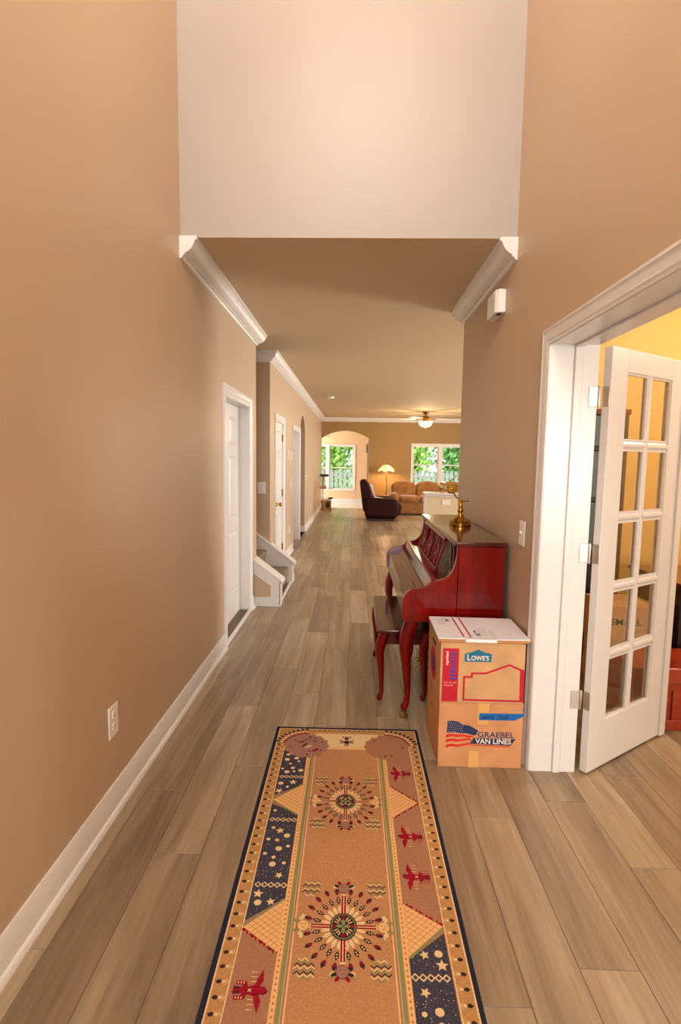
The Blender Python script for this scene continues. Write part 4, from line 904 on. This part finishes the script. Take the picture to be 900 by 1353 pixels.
# ------------------------------------------------------------------ piano bench
bn = thing('piano_bench', 'small dark cherry piano bench half tucked under the keyboard', 'bench', (0.33, 3.59, 0))
b = MB(); b.box(0.158, 0.50, 3.17, 4.00, 0.443, 0.466); b.build('seat', M_cherryd, bn, bevel=0.006, seg=3)
b = MB(); b.box(0.19, 0.47, 3.20, 3.97, 0.365, 0.443); b.build('apron', M_cherryd, bn, bevel=0.003)
for xx in (0.188, 0.458):
    for yy in (3.212, 3.958): cabriole(xx, yy, 0.0, 0.44, 0.78, parent=bn, m=M_cherry)

# ------------------------------------------------------------------ brass piano lamp
lm = thing('piano_lamp', 'brass piano lamp with tubular shade standing on the piano lid', 'lamp', (0.748, 3.70, 1.056))
b = MB(); b.lathe([(0.074, 1.056), (0.076, 1.062), (0.076, 1.074), (0.070, 1.080), (0.072, 1.088), (0.060, 1.097), (0.040, 1.108), (0.024, 1.122), (0.018, 1.138), (0.012, 1.146), (0.016, 1.152), (0.021, 1.162), (0.016, 1.174), (0.010, 1.180), (0.015, 1.190), (0.014, 1.205), (0.009, 1.215), (0.011, 1.228), (0.006, 1.236)], (0.748, 3.70, 0), 28); b.build('base', M_brass, lm)
b = MB(); b.tube([(0.748, 3.70, 1.225), (0.742, 3.70, 1.240), (0.722, 3.70, 1.250), (0.704, 3.70, 1.268), (0.696, 3.70, 1.290), (0.693, 3.70, 1.315), (0.690, 3.70, 1.335), (0.672, 3.70, 1.352)], 0.006, 10); b.build('arm', M_brass, lm)
b = MB(); b.tube([(0.748, 3.70, 1.228), (0.775, 3.70, 1.226), (0.795, 3.70, 1.230)], [0.006, 0.004, 0.003], 8); b.lathe([(0.003, 0), (0.008, 0.006), (0.003, 0.012)], (0.795, 3.70, 1.224), 10); b.build('arm_key', M_brassd, lm)
b = MB(); b.lathe([(0.004, 3.525), (0.026, 3.525), (0.032, 3.530), (0.034, 3.540), (0.034, 3.86), (0.032, 3.870), (0.004, 3.872)], (0.652, 0, 1.322), 24, axis='y'); so = b.build('shade', M_brass, lm)
b = MB(); b.lathe([(0.002, 3.518), (0.009, 3.520), (0.009, 3.526)], (0.652, 0, 1.322), 12, axis='y'); b.build('end_knob', M_brassd, so)
b = MB(); b.tube([(0.660, 3.70, 1.352), (0.682, 3.70, 1.375), (0.712, 3.70, 1.405)], 0.004, 8); b.build('tilt_rod', M_brassd, lm)

# ------------------------------------------------------------------ study seen past the open door
bk = thing('glass_cabinet', 'tall dark cabinet with bluish reflection-coloured glass against the golden study wall', 'cabinet', (1.60, 4.14, 0))
b = MB(); b.box(1.18, 1.205, 4.00, 4.285, 0, 1.90); b.build('side', M_ebony, bk, smooth=False); b = MB(); b.box(1.995, 2.02, 4.00, 4.285, 0, 1.90); b.build('side', M_ebony, bk, smooth=False)
b = MB(); b.box(1.17, 2.03, 3.99, 4.29, 1.86, 1.90); b.build('cornice', M_desk, bk, bevel=0.004)
b = MB(); b.box(1.205, 1.995, 4.26, 4.285, 0.0, 1.86); b.build('back', M_ebony, bk, smooth=False)
for z in (0.02, 0.42, 0.82, 1.22, 1.60):
    b = MB(); b.box(1.205, 1.995, 4.03, 4.26, z, z + 0.025); b.build('shelf', M_ebony, bk, smooth=False)
for a, c in ((1.207, 1.598), (1.602, 1.993)):
    for z0, z1 in ((0.85, 1.21), (1.25, 1.59), (1.63, 1.855)):
        b = MB(); b.box(a, c, 4.006, 4.012, z0, z1); b.build('glass_panel', M_cabglass, bk, smooth=False)
    b = MB(); b.box(a, c, 4.004, 4.022, 0.03, 0.83); b.build('door', M_ebony, bk, bevel=0.003)
def plain_carton(label, x0, x1, y0, y1, z0, z1, txt=None):
    r = carton('cardboard_carton', label, x0, x1, y0, y1, z0, z1, M_card, False)
    if txt: text_mesh('lettering', txt, 0.20, 0.045, M_greenp, r, lambda x, y: (x0 + 0.015 + x, y0 - 0.001, z0 + 0.165 + y), 0.01)
    h = MB(); xc = x0 + 0.10; h.prism(ell(xc, z0 + 0.20, 0.014, 0.03, 12) if not txt else ell(x1 - 0.03, z0 + 0.05, 0.01, 0.01, 8), 'y', y0 - 0.001, y0 + 0.001); h.build('handle_hole', M_slot, r, smooth=False)
    return r
plain_carton('lower plain carton behind the French door panes in the study', 1.66, 2.00, 3.36, 3.72, 0.0, 0.30)
plain_carton('upper carton lettered SMALL behind the French door panes', 1.655, 1.995, 3.37, 3.72, 0.30, 0.585, 'SMALL')
ck = thing('cedar_chest', 'red-brown wooden chest with brass latch on the study floor', 'chest', (2.0, 3.05, 0))
CY0, CY1, CX0, CX1 = 2.915, 3.235, 1.60, 2.42
b = MB(); b.box(CX0, CX1, CY0 + 0.012, CY1, 0.0, 0.285); b.build('body', M_chest, ck, smooth=False)
for a, c in ((CX0, CX0 + 0.07), (1.82, 1.90), (2.10, 2.18), (CX1 - 0.07, CX1)):
    b = MB(); b.box(a, c, CY0, CY0 + 0.012, 0.06, 0.285); b.build('front_stile', M_chest, ck, bevel=0.002)
b = MB(); b.box(CX0, CX1, CY0, CY0 + 0.012, 0.0, 0.06); b.build('front_rail', M_chest, ck, bevel=0.002); b = MB(); b.box(CX0, CX1, CY0 - 0.001, CY0 + 0.012, 0.235, 0.287); b.build('front_rail', M_chest, ck, bevel=0.002)
b = MB(); b.box(CX0 - 0.012, CX1 + 0.012, CY0 - 0.012, CY1 + 0.01, 0.289, 0.368); b.build('lid', M_chest, ck, bevel=0.005)
b = MB(); b.box(1.862, 1.90, CY0 - 0.018, CY0 - 0.011, 0.27, 0.335); b.lathe([(0.016, -0.026), (0.016, -0.011)], (1.881, CY0, 0.318), 14, axis='y'); b.build('latch', M_brassd, ck)
dk = thing('writing_desk', 'dark mahogany desk behind the wooden chest in the study', 'desk', (2.7, 3.55, 0))
b = MB(); b.box(2.03, 3.40, 3.245, 3.90, 0.735, 0.765); b.build('top', M_desk, dk, bevel=0.005)
b = MB(); b.box(2.06, 2.46, 3.30, 3.86, 0.03, 0.735); b.build('pedestal', M_ebony, dk, smooth=False); b = MB(); b.box(2.98, 3.37, 3.30, 3.86, 0.03, 0.735); b.build('pedestal', M_desk, dk, smooth=False)
for z0, z1 in ((0.05, 0.27), (0.29, 0.51), (0.53, 0.71)):
    b = MB(); b.box(2.09, 2.43, 3.285, 3.30, z0, z1); d = b.build('drawer', M_desk, dk, bevel=0.003)
    b = MB(); b.tube([(2.22, 3.285, (z0 + z1) / 2), (2.22, 3.268, (z0 + z1) / 2), (2.30, 3.268, (z0 + z1) / 2), (2.30, 3.285, (z0 + z1) / 2)], 0.005, 8); b.build('handle', M_brassd, d)

cl = thing('added_study_lamp', 'added round ceiling lamp, out of view, lighting the golden study', 'lamp', (2.7, 3.0, 2.60))  # unseen lamp put in to brighten the far study wall
b = MB(); b.lathe([(0.16, 2.74), (0.17, 2.72), (0.17, 2.70)], (2.7, 3.0, 0), 24); b.build('canopy', M_brassd, cl)
b = MB(); b.lathe([(0.16, 2.70), (0.15, 2.66), (0.10, 2.62), (0.02, 2.605)], (2.7, 3.0, 0), 24); b.build('light_bowl', M_bowl, cl)
point('added_study_bulb', (2.7, 3.0, 2.54), 42, (1.0, 0.86, 0.66), 0.1)

# ------------------------------------------------------------------ half wall in the dining area
hw = MB(); hw.box(1.085, 3.2, 8.02, 8.16, 0, 0.985); hwo = struct(hw.build('wall_half', mat('cream_half_wall', (216, 200, 170), 0.6, 0.3), smooth=False))
b = MB(); b.box(1.055, 3.24, 7.985, 8.195, 0.985, 1.02); b.build('cap', M_trim, hwo, bevel=0.006); b = MB(); b.box(1.07, 3.2, 8.003, 8.02, 0.955, 0.985); b.build('cap_moulding', M_trim, hwo, bevel=0.005)
b = MB(); b.box(1.072, 1.085, 8.012, 8.168, 0, 0.985); b.build('end_board', M_trim, hwo, smooth=False)
plate('wall_outlet', 'white outlet plate on the cream half wall behind the piano', 'outlet', (1.40, 8.02, 0.872), 'y-', 0.125, 0.075, 'none')

# ------------------------------------------------------------------ ceiling fan, smoke detector
fan = thing('ceiling_fan', 'ceiling fan with glowing amber bowl light in the living room', 'ceiling fan', (1.83, 13.9, 2.36))
FX, FY = 1.83, 13.9
b = MB(); b.lathe([(0.075, 2.74), (0.080, 2.735), (0.070, 2.705), (0.030, 2.680), (0.014, 2.675), (0.014, 2.63)], (FX, FY, 0), 20); b.build('canopy', M_brassd, fan)
b = MB(); b.lathe([(0.02, 2.635), (0.07, 2.625), (0.12, 2.60), (0.13, 2.565), (0.12, 2.545), (0.08, 2.535), (0.08, 2.50), (0.11, 2.49)], (FX, FY, 0), 24); b.build('motor', M_brassd, fan)
b = MB(); b.lathe([(0.165, 2.495), (0.172, 2.47), (0.165, 2.43), (0.135, 2.385), (0.085, 2.36), (0.02, 2.348)], (FX, FY, 0), 24); b.build('light_bowl', M_bowl, fan)
b = MB(); b.lathe([(0.012, 2.350), (0.016, 2.34), (0.006, 2.325)], (FX, FY, 0), 10); b.build('finial', M_brassd, fan)
for k in range(5):
    a = math.radians(12 + 72 * k); c, s = math.cos(a), math.sin(a)
    def rp_(r, w, z): return (FX + r * c - w * s, FY + r * s + w * c, z)
    b = MB(); t = 0.008; pts = [(0.20, -0.055), (0.60, -0.075), (0.66, -0.05), (0.68, 0.0), (0.66, 0.05), (0.60, 0.075), (0.20, 0.055)]
    n = len(pts); tw = 0.12
    vs = [rp_(r, w, 2.560 + tw * w) for r, w in pts] + [rp_(r, w, 2.560 + t + tw * w) for r, w in pts]
    b.add(vs, [list(range(n)), [n + i for i in reversed(range(n))]] + [[i, n + i, n + (i + 1) % n, (i + 1) % n] for i in range(n)]); bo = b.build('blade', M_blade, fan, smooth=False)
    b = MB(); b.tube([rp_(0.10, 0, 2.556), rp_(0.16, 0, 2.553), rp_(0.27, 0, 2.557)], [0.014, 0.010, 0.016], 8); b.build('blade_iron', M_brassd, bo)
point('fan_bulb', (FX, FY, 2.30), 55, (1.0, 0.74, 0.42), 0.14)
sd = thing('smoke_detector', 'round white smoke detector on the hall ceiling', 'smoke detector', (-0.49, 10.8, 2.70))
b = MB(); b.lathe([(0.070, 2.74), (0.070, 2.725), (0.060, 2.708), (0.03, 2.702), (0.002, 2.702)], (-0.49, 10.8, 0), 24); b.build('housing', M_plate, sd)
b = MB(); b.lathe([(0.012, 2.703), (0.012, 2.698), (0.002, 2.697)], (-0.46, 10.8, 0), 12); b.build('test_button', M_slot, sd)

# ------------------------------------------------------------------ living room
rc = thing('recliner', 'dark burgundy leather recliner with a white throw on the seat', 'armchair', (0.70, 13.25, 0))
b = MB(); b.box(0.30, 1.06, 12.90, 13.62, 0.06, 0.36); b.build('base', M_leather, rc, bevel=0.05, seg=4)
b = MB(); b.box(0.40, 1.10, 13.00, 13.52, 0.33, 0.50); b.build('seat_cushion', M_leather, rc, bevel=0.06, seg=4)
for y0, y1 in ((12.82, 13.02), (13.50, 13.70)):
    b = MB(); b.prism([(0.28, 0.10), (1.08, 0.10), (1.12, 0.40), (1.08, 0.53), (0.95, 0.56), (0.30, 0.58)], 'y', y0, y1); b.build('armrest', M_leather, rc, bevel=0.06, seg=4)
b = MB(); b.prism([(0.30, 0.20), (0.50, 0.38), (0.46, 0.66), (0.37, 0.92), (0.30, 1.00), (0.20, 1.00), (0.15, 0.94), (0.19, 0.62), (0.24, 0.25)], 'y', 12.90, 13.62); b.build('backrest', M_leather, rc, bevel=0.06, seg=4)
b = MB(); b.prism([(1.04, 0.12), (1.16, 0.14), (1.20, 0.36), (1.14, 0.46), (1.02, 0.46)], 'y', 12.98, 13.54); b.build('footrest', M_leather, rc, bevel=0.05, seg=4)
for yy in (12.95, 13.57):
    b = MB(); b.box(0.34, 1.02, yy - 0.03, yy + 0.03, 0.0, 0.06); b.build('foot', M_ebony, rc, bevel=0.01)
b = MB(); b.prism([(0.395, 0.90), (0.42, 0.92), (0.475, 0.86), (0.515, 0.70), (0.545, 0.56), (0.80, 0.53), (0.80, 0.512), (0.53, 0.515), (0.485, 0.67)], 'y', 13.03, 13.45); tag(b.build('throw', M_throw), 'white throw draped down the back of the leather recliner', 'blanket')
sf = thing('sofa', 'tan suede sofa with puffy back cushions under the living room window', 'sofa', (2.05, 14.75, 0))
b = MB(); b.box(1.02, 3.10, 14.30, 15.20, 0.05, 0.40); b.build('base', M_sofa, sf, bevel=0.04, seg=3)
for x0, x1 in ((1.00, 1.24), (2.88, 3.12)):
    b = MB(); b.box(x0, x1, 14.26, 15.20, 0.08, 0.60); b.build('armrest', M_sofa, sf, bevel=0.09, seg=5)
for k in range(3):
    x0 = 1.245 + 0.545 * k
    b = MB(); b.box(x0, x0 + 0.54, 14.24, 14.86, 0.36, 0.53); b.build('seat_cushion', M_sofa, sf, bevel=0.06, seg=4)
for x0, x1 in ((1.06, 1.74), (1.75, 2.40), (2.41, 3.06)):
    b = MB(); n = 12
    pts = [(x0 + (x1 - x0) * i / n, 0.80 + 0.115 * math.sin(PI * i / n) ** 0.55) for i in range(n + 1)]
    b.prism([(x0, 0.45)] + pts + [(x1, 0.45)], 'y', 14.82, 15.12); b.build('back_cushion', M_sofa, sf, bevel=0.06, seg=4)
for xx in (1.10, 3.02):
    for yy in (14.36, 15.12):
        b = MB(); b.lathe([(0.03, 0), (0.03, 0.06)], (xx, yy, 0), 10); b.build('foot', M_ebony, sf)
et = thing('end_table', 'small wooden end table behind the recliner', 'table', (0.80, 14.55, 0))
b = MB(); b.box(0.62, 0.98, 14.35, 14.80, 0.50, 0.53); b.build('top', M_desk, et, bevel=0.005)
for xx in (0.65, 0.95):
    for yy in (14.38, 14.77):
        b = MB(); b.box(xx - 0.018, xx + 0.018, yy - 0.018, yy + 0.018, 0, 0.50); b.build('leg', M_desk, et, smooth=False)
fll = thing('floor_lamp', 'bronze floor lamp with glowing stained glass shade beside the sofa', 'lamp', (0.955, 15.60, 0))
b = MB(); b.lathe([(0.14, 0), (0.14, 0.02), (0.06, 0.05), (0.02, 0.08)], (0.955, 15.6, 0), 20); b.build('base', M_brassd, fll)
b = MB(); b.lathe([(0.024, 0.07), (0.022, 0.5), (0.032, 0.52), (0.020, 0.55), (0.020, 1.14), (0.012, 1.16), (0.010, 1.33)], (0.955, 15.6, 0), 12); b.build('pole', M_brassd, fll)
ns = 12
prof = [(0.245, 1.148), (0.236, 1.185), (0.19, 1.245), (0.13, 1.305), (0.085, 1.335), (0.04, 1.350)]
for k in range(ns):
    a0, a1 = 2 * PI * k / ns + 0.02, 2 * PI * (k + 1) / ns - 0.02; vs = []; fs = []
    for r, z in prof: vs += [(0.955 + r * math.cos(a0), 15.6 + r * math.sin(a0), z), (0.955 + r * math.cos(a1), 15.6 + r * math.sin(a1), z)]
    for q in range(len(prof) - 1): fs.append((2 * q, 2 * q + 1, 2 * q + 3, 2 * q + 2))
    b = MB(); b.add(vs, fs[1:]); b.build('shade_panel', M_shade if k % 3 else M_shade2, fll, smooth=False); b = MB(); b.add(vs, fs[:1]); b.build('shade_border', M_shade3 if k % 2 else M_shade2, fll, smooth=False)
b = MB(); b.tube([(0.955 + 0.246 * math.cos(2 * PI * i / 32), 15.6 + 0.246 * math.sin(2 * PI * i / 32), 1.148) for i in range(33)], 0.006, 6)
for k in range(ns):
    a = 2 * PI * k / ns; b.tube([(0.955 + r * math.cos(a), 15.6 + r * math.sin(a), z + 0.002) for r, z in prof], 0.004, 5)
b.build('shade_frame', M_shadedark, fll)
b = MB(); b.lathe([(0.04, 1.345), (0.012, 1.36), (0.014, 1.375), (0.003, 1.395)], (0.955, 15.6, 0), 12); b.build('finial', M_brassd, fll)
point('floor_lamp_bulb', (0.955, 15.6, 1.20), 28, (1.0, 0.70, 0.36), 0.04)

# ------------------------------------------------------------------ sunroom: cat tree, open door leaf, fan
ct = thing('cat_tree', 'beige plush cat tree with cubby in the arched passage', 'cat tree', (-0.80, 15.55, 0))
b = MB(); b.box(-0.955, -0.645, 15.38, 15.72, 0.0, 0.03); b.build('base', M_sisal, ct, bevel=0.006)
b = MB(); w = 0.02
b.box(-0.94, -0.94 + w, 15.40, 15.70, 0.03, 0.30); b.box(-0.68, -0.66, 15.40, 15.70, 0.03, 0.30); b.box(-0.94, -0.66, 15.68, 15.70, 0.03, 0.30)
b.box(-0.94, -0.80, 15.40, 15.42, 0.03, 0.30); b.box(-0.70, -0.66, 15.40, 15.42, 0.03, 0.30); b.box(-0.80, -0.70, 15.40, 15.42, 0.03, 0.07); b.box(-0.80, -0.70, 15.40, 15.42, 0.25, 0.30); b.build('cubby', M_sisal, ct, smooth=False)
b = MB(); b.box(-0.955, -0.645, 15.385, 15.715, 0.30, 0.325); b.build('cubby_roof', M_throw, ct, bevel=0.005)
b = MB(); b.box(-0.74, -0.60, 15.42, 15.66, 0.34, 0.365); b.box(-0.70, -0.66, 15.46, 15.50, 0.325, 0.34); b.build('perch', M_black, ct, bevel=0.004)
b = MB(); b.lathe([(0.03, 0.325), (0.03, 0.62)], (-0.90, 15.55, 0), 14); b.build('post', M_throw, ct); b = MB(); b.lathe([(0.03, 0.70), (0.03, 0.98)], (-0.90, 15.55, 0), 14); b.build('post', M_sisal, ct)
b = MB(); b.box(-0.975, -0.80, 15.42, 15.68, 0.62, 0.70); b.build('perch', M_sisal, ct, bevel=0.006); b = MB(); b.box(-0.975, -0.74, 15.42, 15.68, 0.98, 1.05); b.build('perch', M_ebony, ct, bevel=0.006)
dl = sroot('door_5', (0.41, 16.45, 0))
b = MB(); b.box(0.40, 0.437, 16.42, 17.10, 0.02, 2.02); b.build('leaf', M_door, dl, bevel=0.003)
b = MB(); b.box(0.398, 0.402, 16.50, 17.0, 0.3, 1.9); b.build('pane', M_cabglass, dl, smooth=False)
b = MB(); b.box(0.37, 0.40, 16.41, 16.45, 1.70, 1.95); b.build('closer', M_bronze, dl, bevel=0.004)
sfn = thing('sunroom_fan', 'brown ceiling fan partly visible through the arched passage', 'ceiling fan', (-1.40, 17.4, 2.16))
b = MB(); b.lathe([(0.06, 2.6), (0.015, 2.56), (0.015, 2.30), (0.10, 2.28), (0.11, 2.21), (0.06, 2.18)], (-1.40, 17.4, 0), 16); b.build('motor', M_bronze, sfn)
for k in range(5):
    a = math.radians(-8 + 72 * k); c, s = math.cos(a), math.sin(a); pts = [(0.12, -0.05), (0.58, -0.07), (0.62, 0.0), (0.58, 0.07), (0.12, 0.05)]
    b = MB(); b.prism([(-1.40 + r * c - w * s, 17.4 + r * s + w * c) for r, w in pts], 'z', 2.225, 2.235); b.build('blade', mat('walnut_blade' + str(k), (120, 70, 50), 0.5) if k == 0 else MATS['walnut_blade0'], sfn, smooth=False)

# ------------------------------------------------------------------ outdoors beyond the windows
mb = MB(); mb.box(-30, 30, SY + 0.3, 60, -0.5, -0.35); struct(mb.build('ground', M_lawn, smooth=False))
fn = thing('garden_fence', 'grey wooden board fence across the back lawn', 'fence', (0, 24.0, -0.35))
fb = MB(); fb.box(-0.07, 0.07, -0.01, 0.01, 0.0, 1.35); fb0 = None
for i in range(90):
    x = -9 + 0.16 * i * 1.25
    if fb0 is None: fb0 = fb.build('board', M_fence, fn, local=True, smooth=False); o = fb0
    else: o = fb0.copy(); COL.objects.link(o); o.parent = fn
    o.location = (x, 0, 0)
for z in (0.3, 1.05):
    b = MB(); b.box(-9.1, 9.1, 24.012, 24.05, z - 0.35, z - 0.25); b.build('rail', M_fence, fn, smooth=False)
def tree(label, x, y, h, cr, seed, leafm, n=2600, tr=0.14):
    rnd = random.Random(seed); t = thing('tree', label, 'tree', (x, y, -0.35), 0, 'trees behind the back fence')
    b = MB(); b.tube([(0, 0, 0), (0.05, 0, h * 0.3), (-0.04, 0.03, h * 0.6), (0.02, 0, h)], [tr * 1.2, tr, tr * 0.8, tr * 0.3], 9)
    for k in range(5):
        a = rnd.uniform(0, 2 * PI); z = h * rnd.uniform(0.45, 0.8); b.tube([(0, 0, z), (0.6 * cr * math.cos(a), 0.6 * cr * math.sin(a), z + 0.5)], [tr * 0.4, tr * 0.15], 6)
    b.build('trunk', M_bark, t, local=True)
    b = MB()
    for k in range(n):
        u = max(-1, min(1, rnd.gauss(0, 0.5))) * cr; v = max(-1, min(1, rnd.gauss(0, 0.5))) * cr; w = h * (0.55 + max(-0.45, min(0.45, rnd.gauss(0, 0.26))))
        if w < 0.3: continue
        s = rnd.uniform(0.09, 0.2); n1 = Vector((rnd.gauss(0, 1), rnd.gauss(0, 1), rnd.gauss(0, 1))).normalized(); n2 = n1.orthogonal().normalized(); n3 = n1.cross(n2)
        c = Vector((u, v, w)); b.add([c - n2 * s, c + n3 * s * 0.5, c + n2 * s, c - n3 * s * 0.5], [(0, 1, 2, 3)])
    o = b.build('foliage', leafm, t, local=True, smooth=False, fixn=False); o['kind'] = 'stuff'
    return t
for i, (x, y, h, cr, lm_) in enumerate(((-3.3, 26.2, 5.2, 1.10, M_leaf2), (-1.0, 26.4, 5.0, 0.98, M_leaf), (1.1, 26.2, 5.0, 0.90, M_leaf2), (3.0, 26.2, 6.0, 0.72, M_leaf), (4.9, 26.4, 6.0, 0.84, M_leaf2), (7.0, 26.5, 6.5, 0.98, M_leaf),
                                        (-2.4, 31.0, 7.5, 1.9, M_leaf), (2.0, 31.5, 8.0, 2.0, M_leaf), (6.6, 31.0, 8.0, 2.1, M_leaf2))):
    tree(('taller ' if i > 5 else '') + ('bright yellow-green' if lm_ is M_leaf else 'blue-green') + (' leafy tree set well back from the garden fence' if i > 5 else ' leafy tree close behind the garden fence'), x, y, h, cr, 20 + i, lm_)

# ------------------------------------------------------------------ out-of-view foyer fittings: entry door frame, hanging lamp added for light
fd = sroot('door_6', (0, -2.3, 0))
b = MB(); b.sweep([(0.5, -2.2, 0), (0.5, -2.2, 2.1), (-0.5, -2.2, 2.1), (-0.5, -2.2, 0)], CAS, (0, 1, 0)); b.build('casing', M_trim, fd)
b = MB(); b.box(-0.49, -0.38, -2.31, -2.27, 0.01, 2.09); b.box(0.38, 0.49, -2.31, -2.27, 0.01, 2.09); b.box(-0.38, 0.38, -2.31, -2.27, 0.01, 0.5); b.box(-0.38, 0.38, -2.31, -2.27, 1.97, 2.09); b.build('leaf', M_door, fd, smooth=False)
b = MB(); b.box(-0.38, 0.38, -2.295, -2.285, 0.5, 1.97); b.build('pane', M_glass, fd, smooth=False)
cdl = thing('added_chandelier', 'added unseen brass hanging lamp lighting the two-storey foyer', 'added_chandelier', (0.0, 1.0, 3.95))
b = MB(); b.tube([(0, 1.0, 5.5), (0, 1.0, 4.25)], 0.008, 8); b.lathe([(0.02, 4.25), (0.05, 4.2), (0.03, 4.1), (0.06, 4.03), (0.01, 3.95)], (0, 1.0, 0), 14); b.build('stem', M_brass, cdl)
for k in range(5):
    a = 2 * PI * k / 5 + 0.3; c, s = math.cos(a), math.sin(a)
    b = MB(); b.tube([(0.03 * c, 1 + 0.03 * s, 4.08), (0.14 * c, 1 + 0.14 * s, 4.0), (0.25 * c, 1 + 0.25 * s, 4.03), (0.28 * c, 1 + 0.28 * s, 4.12)], 0.007, 8); b.build('arm', M_brass, cdl)
    b = MB(); b.lathe([(0.02, 4.12), (0.045, 4.14), (0.055, 4.19), (0.05, 4.23)], (0.28 * c, 1 + 0.28 * s, 0), 14); b.build('bulb_shade', M_bowl, cdl)
    point('added_foyer_bulb', (0.28 * c, 1 + 0.28 * s, 4.30), 15, (1.0, 0.94, 0.88), 0.04)
